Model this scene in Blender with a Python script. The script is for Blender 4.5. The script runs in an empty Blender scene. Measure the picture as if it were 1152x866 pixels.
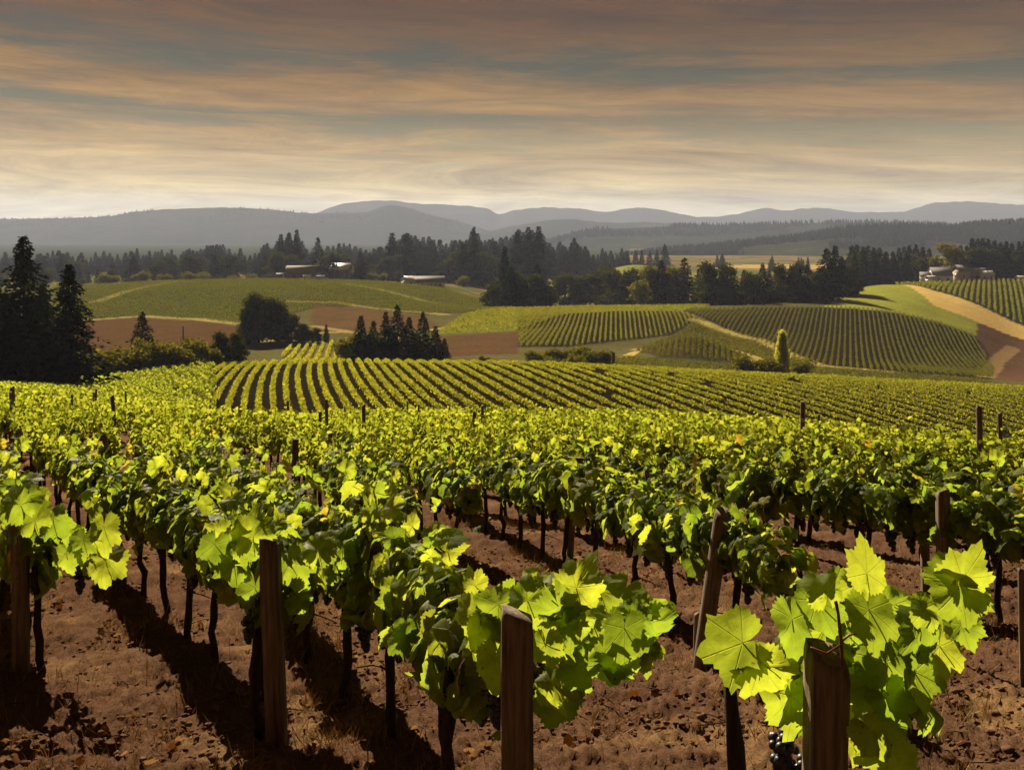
import bpy, math, random
import numpy as np
from mathutils import Vector, Matrix

R = math.radians
sc = bpy.context.scene
COL = sc.collection
rng = np.random.default_rng(11)
random.seed(7)

# ------------------------------------------------------------------ camera
F = 1100.0; CX = 576.0; YH = 265.0; CAMZ = 2.02        # photograph: focal length in px, horizon row, eye height
cam = bpy.data.cameras.new('camera'); camo = bpy.data.objects.new('camera', cam); COL.objects.link(camo)
camo.location = (0, 0, CAMZ); camo.rotation_euler = (R(90), 0, 0)
cam.sensor_width = 36; cam.lens = 36 * F / 1152
cam.shift_y = -(433 - YH) / 1152
cam.clip_start = 0.05; cam.clip_end = 40000
sc.camera = camo

# ------------------------------------------------------------------ light
SUN_AZ, SUN_EL = -22.0, 32.0                            # azimuth from +Y towards +X
sun = bpy.data.lights.new('sun', 'SUN'); suno = bpy.data.objects.new('sun', sun); COL.objects.link(suno)
sun.energy = 5.0; sun.angle = R(0.5); sun.color = (1.0, 0.84, 0.60)
sd = Vector((math.sin(R(SUN_AZ)) * math.cos(R(SUN_EL)), math.cos(R(SUN_AZ)) * math.cos(R(SUN_EL)), math.sin(R(SUN_EL))))
suno.rotation_euler = (-sd).to_track_quat('-Z', 'Y').to_euler()

sc.view_settings.view_transform = 'Standard'; sc.view_settings.look = 'None'
sc.view_settings.exposure = 1.32; sc.view_settings.gamma = 1.0
sc.view_settings.use_curve_mapping = False
sc.cycles.use_denoising = True
sc.cycles.max_bounces = 6; sc.cycles.diffuse_bounces = 3; sc.cycles.transmission_bounces = 4
sc.cycles.glossy_bounces = 2; sc.cycles.transparent_max_bounces = 8; sc.cycles.volume_bounces = 1
sc.cycles.sample_clamp_indirect = 6

HAZE_DENSITY = 0.00009
SKY_GAIN = 0.405

def build_world():
    w = bpy.data.worlds.new('World'); sc.world = w; w.use_nodes = True
    nt = w.node_tree; N = nt.nodes; L = nt.links
    for n in list(N): N.remove(n)
    out = N.new('ShaderNodeOutputWorld')
    sky = N.new('ShaderNodeTexSky'); sky.sky_type = 'NISHITA'; sky.sun_disc = False
    sky.sun_elevation = R(SUN_EL); sky.sun_rotation = R(SUN_AZ)
    sky.air_density = 1.0; sky.dust_density = 2.0; sky.ozone_density = 1.0
    bg = N.new('ShaderNodeBackground'); bg.inputs[1].default_value = 0.05
    L.new(sky.outputs[0], bg.inputs[0])
    tc = N.new('ShaderNodeTexCoord'); sp = N.new('ShaderNodeSeparateXYZ'); L.new(tc.outputs['Generated'], sp.inputs[0])
    def math_(op, a, b=None, clamp=False):
        m = N.new('ShaderNodeMath'); m.operation = op; m.use_clamp = clamp
        for i, v in enumerate((a, b)):
            if v is None: continue
            if isinstance(v, (int, float)): m.inputs[i].default_value = v
            else: L.new(v, m.inputs[i])
        return m.outputs[0]
    X, Y, Z = sp.outputs
    az = math_('ARCTAN2', X, Y); zc = math_('MAXIMUM', Z, 0.0)
    def noise(su, sv, off, detail, rough, dist=0.0, zin=None):
        c = N.new('ShaderNodeCombineXYZ')
        L.new(math_('MULTIPLY', az, su), c.inputs[0]); L.new(math_('MULTIPLY', zin or zc, sv), c.inputs[1]); c.inputs[2].default_value = off
        n = N.new('ShaderNodeTexNoise'); n.inputs['Scale'].default_value = 1; n.inputs['Detail'].default_value = detail
        n.inputs['Roughness'].default_value = rough; n.inputs['Distortion'].default_value = dist
        L.new(c.outputs[0], n.inputs['Vector']); return n.outputs['Fac']
    def ramp_(fac, stops):
        cr = N.new('ShaderNodeValToRGB'); L.new(fac, cr.inputs[0]); e = cr.color_ramp.elements
        e[0].position, e[0].color = stops[0][0], (*stops[0][1], 1); e[1].position, e[1].color = stops[-1][0], (*stops[-1][1], 1)
        for p, c in stops[1:-1]:
            k = e.new(p); k.color = (*c, 1)
        return cr.outputs[0]
    def g(v): return (v, v, v)
    # the streaks sag to the right and wander
    warp = math_('MULTIPLY', math_('SUBTRACT', noise(1.3, 6, 2.2, 3, .5), .5), .055)
    tilt = math_('MULTIPLY', az, math_('MULTIPLY', zc, .30))
    zw = math_('ADD', math_('ADD', zc, warp), tilt)
    n1 = noise(2.8, 30, 3.7, 12, .70, .9, zw)
    n2 = noise(7.0, 95, 9.1, 12, .74, .8, zw)
    band = ramp_(math_('MULTIPLY', zw, 4.0, True), [(0, g(.60)), (.10, g(.54)), (.16, g(.62)), (.30, g(.66)), (.40, g(.40)), (.46, g(.34)), (.50, g(.60)), (.58, g(.62)), (.645, g(.36)), (.69, g(.33)), (.76, g(.60)), (.88, g(.64)), (1.0, g(.62))])
    dens = math_('ADD', math_('ADD', math_('MULTIPLY', n1, 1.25), math_('MULTIPLY', n2, .70)), math_('MULTIPLY', band, .95))
    mr = N.new('ShaderNodeMapRange'); mr.inputs[1].default_value = 1.25; mr.inputs[2].default_value = 1.52
    L.new(dens, mr.inputs[0])
    zr = N.new('ShaderNodeMapRange'); zr.inputs[1].default_value = 0.30; zr.inputs[2].default_value = 0.75
    zr.inputs[3].default_value = 1.0; zr.inputs[4].default_value = 0.85; L.new(Z, zr.inputs[0])  # dark cloud added over the unseen zenith to lower the fill light
    mask = math_('MULTIPLY', mr.outputs[0], zr.outputs[0], True)
    zq = math_('ADD', math_('MULTIPLY', zc, 4.0), math_('MULTIPLY', math_('SUBTRACT', n1, .5), .10), True)
    S = SKY_GAIN
    cr = ramp_(zq, [(p, tuple(S*q for q in c)) for p, c in [(0.0, (1.32,1.20,.90)), (.10, (1.26,1.08,.70)), (.20, (.88,.66,.29)), (.34, (.58,.365,.115)), (.47, (.40,.222,.055)), (.60, (.30,.152,.022)), (.78, (.145,.060,.003)), (.92, (.100,.032,.0)), (1.0, (.07,.018,.0))]])
    n3 = noise(4.5, 48, 21.0, 11, .72, .6, zw)
    fold = N.new('ShaderNodeMapRange'); fold.inputs[1].default_value = .3; fold.inputs[2].default_value = .7
    fold.inputs[3].default_value = .38; fold.inputs[4].default_value = 1.46; L.new(n3, fold.inputs[0])
    # towards the left the light is warmer and stronger
    side = N.new('ShaderNodeMapRange'); side.inputs[1].default_value = -.5; side.inputs[2].default_value = .5; side.inputs[3].default_value = 1.12; side.inputs[4].default_value = .74; L.new(az, side.inputs[0])
    mul = N.new('ShaderNodeVectorMath'); mul.operation = 'SCALE'; L.new(cr, mul.inputs[0]); L.new(math_('MULTIPLY', fold.outputs[0], side.outputs[0]), mul.inputs['Scale'])
    bg2 = N.new('ShaderNodeBackground'); L.new(mul.outputs[0], bg2.inputs[0])
    cr2 = ramp_(zq, [(p, tuple(S*q for q in c)) for p, c in [(0.0, (1.1,1.0,.78)), (.15, (.84,.73,.46)), (.30, (.38,.31,.12)), (.46, (.135,.115,.035)), (.66, (.034,.036,.004)), (.85, (.016,.010,.0)), (1.0, (.012,.008,.0))]])
    bg3 = N.new('ShaderNodeBackground'); L.new(cr2, bg3.inputs[0])
    veil = N.new('ShaderNodeMixShader'); L.new(math_('MULTIPLY', zr.outputs[0], 0.985), veil.inputs[0])
    L.new(bg.outputs[0], veil.inputs[1]); L.new(bg3.outputs[0], veil.inputs[2])
    mix = N.new('ShaderNodeMixShader'); L.new(mask, mix.inputs[0]); L.new(veil.outputs[0], mix.inputs[1]); L.new(bg2.outputs[0], mix.inputs[2])
    L.new(mix.outputs[0], out.inputs[0])
build_world()

# ------------------------------------------------------------------ helpers
def tag(o, label=None, cat=None, group=None, kind=None):
    if label: o['label'] = label
    if cat: o['category'] = cat
    if group: o['group'] = group
    if kind: o['kind'] = kind
    return o

def mesh_np(name, V, faces, mat=None, uv=None, col=None, smooth=False):
    """faces: list of int arrays (n,k)."""
    me = bpy.data.meshes.new(name)
    V = np.asarray(V, np.float32)
    me.vertices.add(len(V)); me.vertices.foreach_set('co', V.ravel())
    faces = [np.asarray(f, np.int32) for f in faces if len(f)]
    tot = np.concatenate([np.full(len(f), f.shape[1], np.int32) for f in faces])
    loops = np.concatenate([f.ravel() for f in faces])
    start = np.concatenate([[0], np.cumsum(tot)[:-1]]).astype(np.int32)
    me.loops.add(len(loops)); me.loops.foreach_set('vertex_index', loops)
    me.polygons.add(len(tot)); me.polygons.foreach_set('loop_start', start); me.polygons.foreach_set('loop_total', tot)
    if smooth: me.polygons.foreach_set('use_smooth', np.ones(len(tot), bool))
    if uv is not None:
        l = me.uv_layers.new(name='uv'); l.data.foreach_set('uv', np.asarray(uv, np.float32)[loops].ravel())
    if col is not None:
        a = me.color_attributes.new('cover', 'FLOAT_COLOR', 'POINT')
        c4 = np.ones((len(V), 4), np.float32); c4[:, :3] = col; a.data.foreach_set('color', c4.ravel())
    me.update(calc_edges=True)
    if mat: me.materials.append(mat)
    return me

def link(name, me, parent=None, loc=None):
    o = bpy.data.objects.new(name, me); COL.objects.link(o)
    if parent: o.parent = parent
    if loc is not None: o.location = loc
    return o

def empty(name, loc=(0, 0, 0), rz=0, s=1.0):
    o = bpy.data.objects.new(name, None); COL.objects.link(o); o.location = loc; o.rotation_euler = (0, 0, rz)
    o.scale = (s, s, s) if isinstance(s, (int, float)) else s
    o.empty_display_size = 0.2
    return o

def copy_tree(o, parent=None):
    c = o.copy(); COL.objects.link(c)
    if parent: c.parent = parent
    for ch in list(o.children): copy_tree(ch, c)
    return c

class MB:
    """collects polygons into one mesh"""
    def __init__(s): s.V = []; s.F = {}; s.n = 0
    def add(s, V, Fs):
        V = np.asarray(V, float); s.V.append(V)
        for f in Fs: s.F.setdefault(len(f), []).append([i + s.n for i in f])
        s.n += len(V)
    def box(s, c, d, rz=0.0):
        x, y, z = np.array(d) / 2
        P = np.array([(-x,-y,-z),(x,-y,-z),(x,y,-z),(-x,y,-z),(-x,-y,z),(x,-y,z),(x,y,z),(-x,y,z)])
        ca, sa = math.cos(rz), math.sin(rz)
        P = np.stack([P[:,0]*ca-P[:,1]*sa, P[:,0]*sa+P[:,1]*ca, P[:,2]], 1) + np.array(c)
        s.add(P, [(0,3,2,1),(4,5,6,7),(0,1,5,4),(1,2,6,5),(2,3,7,6),(3,0,4,7)])
    def prism(s, prof, y0, y1):
        """profile in x,z extruded along y"""
        n = len(prof)
        P = [(x, y0, z) for x, z in prof] + [(x, y1, z) for x, z in prof]
        s.add(P, [tuple(range(n)), tuple(range(2*n-1, n-1, -1))] + [(i, i+n, (i+1) % n + n, (i+1) % n) for i in range(n)])
    def tube(s, pts, rad, k=7, cap=True):
        pts = np.asarray(pts, float); n = len(pts)
        rad = np.broadcast_to(np.asarray(rad, float), (n,))
        ring = []
        for i in range(n):
            t = pts[min(i+1, n-1)] - pts[max(i-1, 0)]; t /= np.linalg.norm(t) + 1e-9
            a = np.array((1.0, 0, 0)) if abs(t[0]) < .8 else np.array((0, 1.0, 0))
            u = np.cross(t, a); u /= np.linalg.norm(u); v = np.cross(t, u)
            for j in range(k):
                th = 2*math.pi*j/k
                ring.append(pts[i] + rad[i]*(math.cos(th)*u + math.sin(th)*v))
        Fs = [(i*k+j, (i+1)*k+j, (i+1)*k+(j+1) % k, i*k+(j+1) % k) for i in range(n-1) for j in range(k)]
        if cap: Fs += [tuple(range(k)), tuple(range(n*k-1, (n-1)*k-1, -1))]
        s.add(ring, Fs)
    def mesh(s, name, mat, smooth=False):
        return mesh_np(name, np.concatenate(s.V), [np.array(f) for f in s.F.values()], mat, smooth=smooth)
    def build(s, name, mat, parent=None, smooth=False, loc=None):
        return link(name, s.mesh(name, mat, smooth), parent, loc)

# value noise
def _h(ix, iy, seed):
    n = (ix.astype(np.int64) * 374761393 + iy.astype(np.int64) * 668265263 + seed * 982451653) & 0x7fffffff
    n = (n ^ (n >> 13)) * 1274126177 & 0x7fffffff
    return ((n ^ (n >> 16)) & 0xffffff) / float(0xffffff)
def vnoise(x, y, seed=0):
    x = np.asarray(x, float); y = np.asarray(y, float)
    ix = np.floor(x); iy = np.floor(y); fx = x-ix; fy = y-iy
    fx = fx*fx*(3-2*fx); fy = fy*fy*(3-2*fy)
    a = _h(ix, iy, seed); b = _h(ix+1, iy, seed); c = _h(ix, iy+1, seed); d = _h(ix+1, iy+1, seed)
    return (a*(1-fx)+b*fx)*(1-fy)+(c*(1-fx)+d*fx)*fy
def fbm(x, y, oct=4, seed=0, gain=.5):
    s = 0; a = 1; t = 0
    for i in range(oct):
        s = s + a*vnoise(x*2**i, y*2**i, seed+i*17); t += a; a *= gain
    return s/t

# ------------------------------------------------------------------ terrain
XS = np.array([-250,0,100,200,300,400,480,576,660,720,800,860,930,1000,1080,1152,1400], float)
TAB = {
 12:[637.2]*17, 16:[590.9]*17,
 20:[545,549,552,554,558,561,562,563,564,564,565,566,568,570,573,575,580],
 40:[485,490,496,503,508,511,511,511,512,513,516,519,524,530,538,545,556],
 60:[455,464,472,483,504,491,490,490,491,492,496,500,505,511,519,526,540],
 80:[445,455,465,480,496,501,503,506,508,510,513,516,520,526,533,541,556],
 105:[440,446,454,464,478,481,481,482,484,486,490,494,498,503,509,515,530],
 150:[438,440,440,436,433,431,431,431,433,436,440,443,446,450,455,460,470],
 195:[438,437,428,416,411,409,409,409,412,415,419,422,425,429,433,437,446],
 225:[440,437,428,417,412,411,412,414,417,420,424,428,432,436,441,446,456],
 260:[420,412,405,400,402,404,402,399,403,406,410,412,414,418,424,430,440],
 300:[412,400,394,390,388,389,388,386,394,398,400,398,400,406,416,424,436],
 340:[400,385,381,376,370,373,375,376,376,378,380,380,382,386,400,415,428],
 380:[390,370,368,364,356,361,362,360,358,356,356,358,360,364,378,398,415],
 420:[375,358,356,352,345,349,350,349,347,346,345,344,344,346,360,378,398],
 470:[360,345,342,338,330,335,342,348,348,348,347,342,335,330,338,352,372],
 520:[350,335,330,325,321,324,332,346,349,348,346,341,330,321,324,333,350],
 580:[345,326,322,317,315,317,324,341,345,345,344,341,333,322,318,317,322],
 650:[345,328,323,320,318,319,320,334,338,338,340,340,335,325,319,317,318],
 750:[335,322,319,317,316,316,318,325,326,326,330,332,328,323,320,318,318],
 1000:[318,313,312,310,308,308,308,310,308,306,308,310,311,311,311,310,310],
 1500:[300,298,297,296,294,293,293,293,293,293,294,294,295,295,295,295,296],
 2500:[284]*17, 4000:[277]*17, 7000:[272]*17 }

def pchip(x, y, xq):
    """x (n), y (n,m) -> (len(xq), m)"""
    h = np.diff(x)[:, None]; d = np.diff(y, axis=0)/h
    m = np.zeros_like(y); m[0] = d[0]; m[-1] = d[-1]
    s = d[:-1]*d[1:] > 0
    w1 = 2*h[1:]+h[:-1]; w2 = h[1:]+2*h[:-1]
    with np.errstate(divide='ignore', invalid='ignore'):
        mm = (w1+w2)/(w1/d[:-1]+w2/d[1:])
    m[1:-1] = np.where(s, mm, 0)
    i = np.clip(np.searchsorted(x, xq)-1, 0, len(x)-2)
    t = ((xq-x[i])/(x[i+1]-x[i]))[:, None]; H = h[i]
    return (1+2*t)*(1-t)**2*y[i] + t*(1-t)**2*H*m[i] + t*t*(3-2*t)*y[i+1] + t*t*(t-1)*H*m[i+1]
_ys = np.array(sorted(TAB), float)
_z = np.array([[CAMZ-(v-YH)/F*Y for v in TAB[int(Y)]] for Y in _ys])
_lq = np.linspace(math.log(12), math.log(7000), 900)
_xq = np.linspace(-250, 1400, 331)
_T = pchip(np.log(_ys), _z, _lq)
_T = pchip(XS, _T.T.copy(), _xq)                       # (x, logY)
_xg, _yg = np.meshgrid(_xq, np.exp(_lq), indexing='ij')
for (bx, by, sx, sy, px) in ((775, 288, 48, 20, 25), (715, 930, 40, 120, 11), (640, 330, 60, 25, 4)):
    _T += px/F*by*np.exp(-((_xg-bx)/sx)**2-((_yg-by)/sy)**2)
def T(X, Y):
    X = np.asarray(X, float); Y = np.asarray(Y, float)
    Yc = np.clip(Y, 12.0, 6999)
    u = (np.clip(CX+F*X/Yc, -249.9, 1399.9)+250)/1650*330
    v = (np.log(Yc)-_lq[0])/(_lq[1]-_lq[0])
    i = np.clip(u.astype(int), 0, 329); j = np.clip(v.astype(int), 0, 898); a = u-i; b = v-j
    z = (_T[i,j]*(1-a)+_T[i+1,j]*a)*(1-b)+(_T[i,j+1]*(1-a)+_T[i+1,j+1]*a)*b
    return np.where(Y < 12, -0.17*np.clip(Y, -30, 12), z)
def xy(px, Y): return ((px-CX)/F*Y, Y)
def at(px, Y):
    X = (px-CX)/F*Y
    return Vector((X, Y, float(T(X, Y))))
def pt(px, py, Y): return np.array(((px-CX)/F*Y, Y, CAMZ-(py-YH)/F*Y))
def inpoly(X, Y, P):
    r = np.zeros(X.shape, bool); n = len(P)
    for i in range(n):
        x1, y1 = P[i]; x2, y2 = P[(i+1) % n]
        if y1 == y2: continue
        c = ((y1 > Y) != (y2 > Y)) & (X < (x2-x1)*(Y-y1)/(y2-y1)+x1)
        r ^= c
    return r
def W(poly): return [xy(*p) for p in poly]
def dline(X, Y, P):
    d = np.full(X.shape, 1e9)
    for (x1, y1), (x2, y2) in zip(P[:-1], P[1:]):
        l = (x2-x1)**2+(y2-y1)**2
        t = np.clip(((X-x1)*(x2-x1)+(Y-y1)*(y2-y1))/l, 0, 1)
        d = np.minimum(d, np.hypot(X-x1-t*(x2-x1), Y-y1-t*(y2-y1)))
    return d

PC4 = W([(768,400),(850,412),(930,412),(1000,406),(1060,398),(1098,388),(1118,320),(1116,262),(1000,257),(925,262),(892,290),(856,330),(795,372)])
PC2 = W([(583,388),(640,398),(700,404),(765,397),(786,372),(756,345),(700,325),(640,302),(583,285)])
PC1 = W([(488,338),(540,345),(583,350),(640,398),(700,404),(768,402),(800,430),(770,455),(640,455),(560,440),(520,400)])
PC3 = W([(712,285),(742,264),(838,262),(846,282),(815,298),(770,302),(730,300)])
PC5 = W([(780,366),(850,328),(888,290),(915,264),(866,262),(850,290),(800,325),(765,345)])
PC6 = W([(1004,556),(1080,592),(1152,604),(1300,600),(1300,424),(1152,442),(1100,468),(1050,497)])
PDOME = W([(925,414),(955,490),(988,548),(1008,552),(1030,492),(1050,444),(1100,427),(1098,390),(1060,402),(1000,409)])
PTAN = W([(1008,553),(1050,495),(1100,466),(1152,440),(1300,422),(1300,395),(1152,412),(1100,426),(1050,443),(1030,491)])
PBRN = W([(1098,390),(1100,426),(1152,412),(1300,394),(1300,262),(1120,262),(1122,320)])
PL1 = W([(60,404),(160,412),(225,388),(268,354),(330,394),(358,428),(400,434),(480,402),(560,420),(560,462),(556,560),(480,640),(440,640),(300,600),(200,606),(60,590)])
PR1 = W([(60,400),(155,408),(225,384),(268,350),(280,300),(240,285),(180,285),(60,300)])
PR2 = W([(352,432),(400,430),(478,398),(500,360),(400,340),(350,360)])
PR3 = W([(492,330),(540,340),(583,345),(583,262),(480,258),(486,300)])
PS1 = W([(318,290),(352,298),(394,316),(400,238),(318,236)])
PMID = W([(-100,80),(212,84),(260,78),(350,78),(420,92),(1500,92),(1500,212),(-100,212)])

def cover(X, Y):
    c = np.empty(X.shape+(3,)); c[:] = (0.085, 0.078, 0.028)
    n = fbm(X/60, Y/60, 3, 5)
    far = Y > 620
    c[far] = np.array((0.075, 0.075, 0.028))
    f2 = far & (n > .52); c[f2] = (0.17, 0.115, 0.045)
    f3 = far & (n < .42); c[f3] = (0.085, 0.10, 0.022)
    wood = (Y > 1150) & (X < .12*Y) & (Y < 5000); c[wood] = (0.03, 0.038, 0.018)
    def put(P, col): c[inpoly(X, Y, P)] = col
    near = Y < 75; c[near] = (0.115, 0.066, 0.043)
    put(PMID, (0.013, 0.010, 0.005))  # shade between the mid hill rows, put into the ground colour
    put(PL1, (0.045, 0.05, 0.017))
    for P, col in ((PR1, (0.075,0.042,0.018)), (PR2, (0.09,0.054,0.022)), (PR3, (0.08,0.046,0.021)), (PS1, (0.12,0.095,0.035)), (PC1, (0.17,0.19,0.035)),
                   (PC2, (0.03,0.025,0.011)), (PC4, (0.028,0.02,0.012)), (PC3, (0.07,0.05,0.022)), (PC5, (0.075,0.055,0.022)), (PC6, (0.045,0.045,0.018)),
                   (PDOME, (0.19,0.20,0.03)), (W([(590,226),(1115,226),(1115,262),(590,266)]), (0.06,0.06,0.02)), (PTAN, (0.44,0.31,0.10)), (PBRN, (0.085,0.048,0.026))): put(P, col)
    for P, w, col in ((W([(70,470),(110,480),(150,530),(200,585)]), 3.0, (0.30,0.25,0.08)), (W([(385,560),(430,520),(480,485),(556,452)]), 2.6, (0.30,0.27,0.08)),
                      (W([(85,405),(160,415),(225,391),(270,358)]), 2.2, (0.27,0.22,0.08)), (W([(320,440),(380,446),(440,425),(500,405)]), 2.5, (0.26,0.2,0.08)),
                      (W([(355,352),(420,330),(470,318)]), 2.5, (0.24,0.17,0.07)), (W([(300,308),(345,330),(400,340)]), 2.0, (0.26,0.19,0.07)),
                      (W([(488,352),(540,380),(583,396),(700,412)]), 2.0, (0.27,0.25,0.06)), (W([(780,372),(856,334),(895,294),(925,266),(1000,260)]), 2.5, (0.27,0.22,0.06)),
                      (W([(700,270),(716,292),(735,304)]), 2.2, (0.32,0.24,0.07)), (W([(715,304),(770,306),(820,302),(852,284),(850,264)]), 2.0, (0.30,0.22,0.06)),
                      (W([(990,556),(1040,580),(1100,604)]), 3.5, (0.33,0.25,0.08)), (W([(190,620),(260,640),(310,640),(330,640)]), 12, (0.31,0.21,0.09)),
                      (W([(360,640),(420,655),(470,650),(560,560)]), 6, (0.27,0.2,0.08)), (W([(600,640),(650,620),(720,600)]), 7, (0.27,0.15,0.09)),
                      (W([(600,520),(680,490),(760,480)]), 8, (0.12,0.16,0.03)), (W([(630,700),(665,760),(690,860)]), 42, (0.17,0.18,0.045)), (W([(1108,270),(1112,300),(1122,350),(1140,390)]), 2.5, (0.20,0.13,0.055)), (W([(690,900),(720,940),(770,960)]), 50, (0.16,0.17,0.04)),
                      (W([(860,1250),(935,1300)]), 70, (0.34,0.25,0.09)), (W([(810,820),(830,830)]), 20, (0.14,0.2,0.03)), (W([(1060,1500),(1150,1550)]), 60, (0.28,0.2,0.09))):
        c[dline(X, Y, P) < w] = col
    return c * (0.86+0.28*fbm(X/7, Y/7, 3, 9))[..., None]

# ------------------------------------------------------------------ materials
def mat_new(name):
    m = bpy.data.materials.new(name); m.use_nodes = True
    nt = m.node_tree; b = nt.nodes['Principled BSDF']
    return m, nt, nt.nodes, nt.links, b
def nnoise(N, L, scale, detail=4, rough=.6, coord=None, vec=None):
    n = N.new('ShaderNodeTexNoise'); n.inputs['Scale'].default_value = scale; n.inputs['Detail'].default_value = detail
    n.inputs['Roughness'].default_value = rough
    if vec is not None: L.new(vec, n.inputs['Vector'])
    return n
def ramp(N, L, fac, stops):
    r = N.new('ShaderNodeValToRGB'); L.new(fac, r.inputs[0]); e = r.color_ramp.elements
    e[0].position, e[0].color = stops[0][0], (*stops[0][1], 1); e[1].position, e[1].color = stops[-1][0], (*stops[-1][1], 1)
    for p, c in stops[1:-1]:
        k = e.new(p); k.color = (*c, 1)
    return r
def simple(name, c1, c2=None, scale=6, rough=.85, bump=0.0, spec=.25, stretch=None, dist=.02):
    m, nt, N, L, b = mat_new(name)
    b.inputs['Roughness'].default_value = rough; b.inputs['Specular IOR Level'].default_value = spec
    c2 = c2 or tuple(x*.7 for x in c1)
    tc = N.new('ShaderNodeTexCoord'); vec = tc.outputs['Object']
    if stretch:
        mp = N.new('ShaderNodeMapping'); mp.inputs['Scale'].default_value = stretch; L.new(vec, mp.inputs[0]); vec = mp.outputs[0]
    n = nnoise(N, L, scale, 6, .65, vec=vec)
    r = ramp(N, L, n.outputs['Fac'], [(.32, c1), (.68, c2)]); L.new(r.outputs[0], b.inputs['Base Color'])
    if bump:
        bp = N.new('ShaderNodeBump'); bp.inputs['Strength'].default_value = bump; bp.inputs['Distance'].default_value = dist
        L.new(n.outputs['Fac'], bp.inputs['Height']); L.new(bp.outputs[0], b.inputs['Normal'])
    return m
def foliage_mat(name, ca, cb, tr, cc=None, mixf=.45, rough=.5, veins=False, spec=.35):
    """ca, cb: leaf colours picked per leaf; tr: colour of light let through"""
    m, nt, N, L, b = mat_new(name)
    g = N.new('ShaderNodeNewGeometry')
    st = [(0, ca), (.82, cb)] + ([(.95, cb), (1.0, cc)] if cc else [])
    if not cc: st[-1] = (1.0, cb)
    r = ramp(N, L, g.outputs['Random Per Island'], st)
    col = r.outputs[0]
    b.inputs['Roughness'].default_value = rough; b.inputs['Specular IOR Level'].default_value = spec
    t = N.new('ShaderNodeBsdfTranslucent')
    tm = N.new('ShaderNodeMix'); tm.data_type = 'RGBA'; tm.blend_type = 'MULTIPLY'; tm.inputs[0].default_value = 1
    k = max(cb); L.new(col, tm.inputs[6]); tm.inputs[7].default_value = (tr[0]/k, tr[1]/k, tr[2]/k, 1)
    # translucent colour = leaf colour scaled to the given transmitted tint
    tcol = tm.outputs[2]
    if veins:
        uv = N.new('ShaderNodeUVMap'); uv.uv_map = 'uv'; sp = N.new('ShaderNodeSeparateXYZ'); L.new(uv.outputs[0], sp.inputs[0])
        def M(op, a, bb=None, clamp=False):
            q = N.new('ShaderNodeMath'); q.operation = op; q.use_clamp = clamp
            for i, v in enumerate((a, bb)):
                if v is None: continue
                if isinstance(v, (int, float)): q.inputs[i].default_value = v
                else: L.new(v, q.inputs[i])
            return q.outputs[0]
        ax = M('ABSOLUTE', sp.outputs[0]); y = sp.outputs[1]
        th = M('ARCTAN2', ax, y); rr = M('SQRT', M('ADD', M('MULTIPLY', ax, ax), M('MULTIPLY', y, y)))
        dm = None
        for a in (0.0, .87, 1.9):
            dd = M('MULTIPLY', rr, M('ABSOLUTE', M('SINE', M('SUBTRACT', th, a))))
            dm = dd if dm is None else M('MINIMUM', dm, dd)
        wv = M('SINE', M('ADD', M('MULTIPLY', rr, 38), M('MULTIPLY', dm, -30)))
        vein = M('SUBTRACT', 1.0, M('DIVIDE', dm, 0.017), True)
        side = M('MULTIPLY', M('GREATER_THAN', wv, .9), .35)
        va = M('MAXIMUM', vein, side)
        lt = N.new('ShaderNodeMix'); lt.data_type = 'RGBA'; L.new(M('MULTIPLY', va, .55), lt.inputs[0]); L.new(col, lt.inputs[6]); lt.inputs[7].default_value = (.26, .28, .09, 1)
        L.new(lt.outputs[2], b.inputs['Base Color'])
        l2 = N.new('ShaderNodeMix'); l2.data_type = 'RGBA'; L.new(M('MULTIPLY', va, .4), l2.inputs[0]); L.new(tcol, l2.inputs[6]); l2.inputs[7].default_value = (.36, .33, .08, 1)
        tcol = l2.outputs[2]
        tcn = N.new('ShaderNodeTexCoord'); nn = nnoise(N, L, 26, 3, .6, vec=tcn.outputs['Object'])
        mo = N.new('ShaderNodeMapRange'); mo.inputs[1].default_value = .3; mo.inputs[2].default_value = .7; mo.inputs[3].default_value = .72; mo.inputs[4].default_value = 1.2
        n5 = nnoise(N, L, 11, 4, .65, vec=tcn.outputs['Object']); L.new(n5.outputs['Fac'], mo.inputs[0])
        sv = N.new('ShaderNodeVectorMath'); sv.operation = 'SCALE'; L.new(tcol, sv.inputs[0]); L.new(mo.outputs[0], sv.inputs['Scale']); tcol = sv.outputs[0]
        n6 = nnoise(N, L, 34, 3, .5, vec=tcn.outputs['Object']); n7 = nnoise(N, L, 3.1, 2, .5, vec=tcn.outputs['Object'])
        spot = N.new('ShaderNodeMapRange'); spot.inputs[1].default_value = .70; spot.inputs[2].default_value = .76
        L.new(M('ADD', n6.outputs['Fac'], M('MULTIPLY', M('SUBTRACT', n7.outputs['Fac'], .5), .35)), spot.inputs[0])
        for sock, cc_ in (('t', (.20, .09, .025, 1)), ('b', (.09, .04, .015, 1))):
            q = N.new('ShaderNodeMix'); q.data_type = 'RGBA'; L.new(M('MULTIPLY', spot.outputs[0], .85), q.inputs[0]); q.inputs[7].default_value = cc_
            if sock == 't': L.new(tcol, q.inputs[6]); tcol = q.outputs[2]
            else: L.new(lt.outputs[2], q.inputs[6]); L.new(q.outputs[2], b.inputs['Base Color'])
        hsum = M('ADD', M('MULTIPLY', va, -1.0), nn.outputs['Fac'])
        bp = N.new('ShaderNodeBump'); bp.inputs['Strength'].default_value = .5; bp.inputs['Distance'].default_value = .006
        L.new(hsum, bp.inputs['Height']); L.new(bp.outputs[0], b.inputs['Normal']); L.new(bp.outputs[0], t.inputs['Normal'])
    else:
        L.new(col, b.inputs['Base Color'])
    L.new(tcol, t.inputs['Color'])
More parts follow.
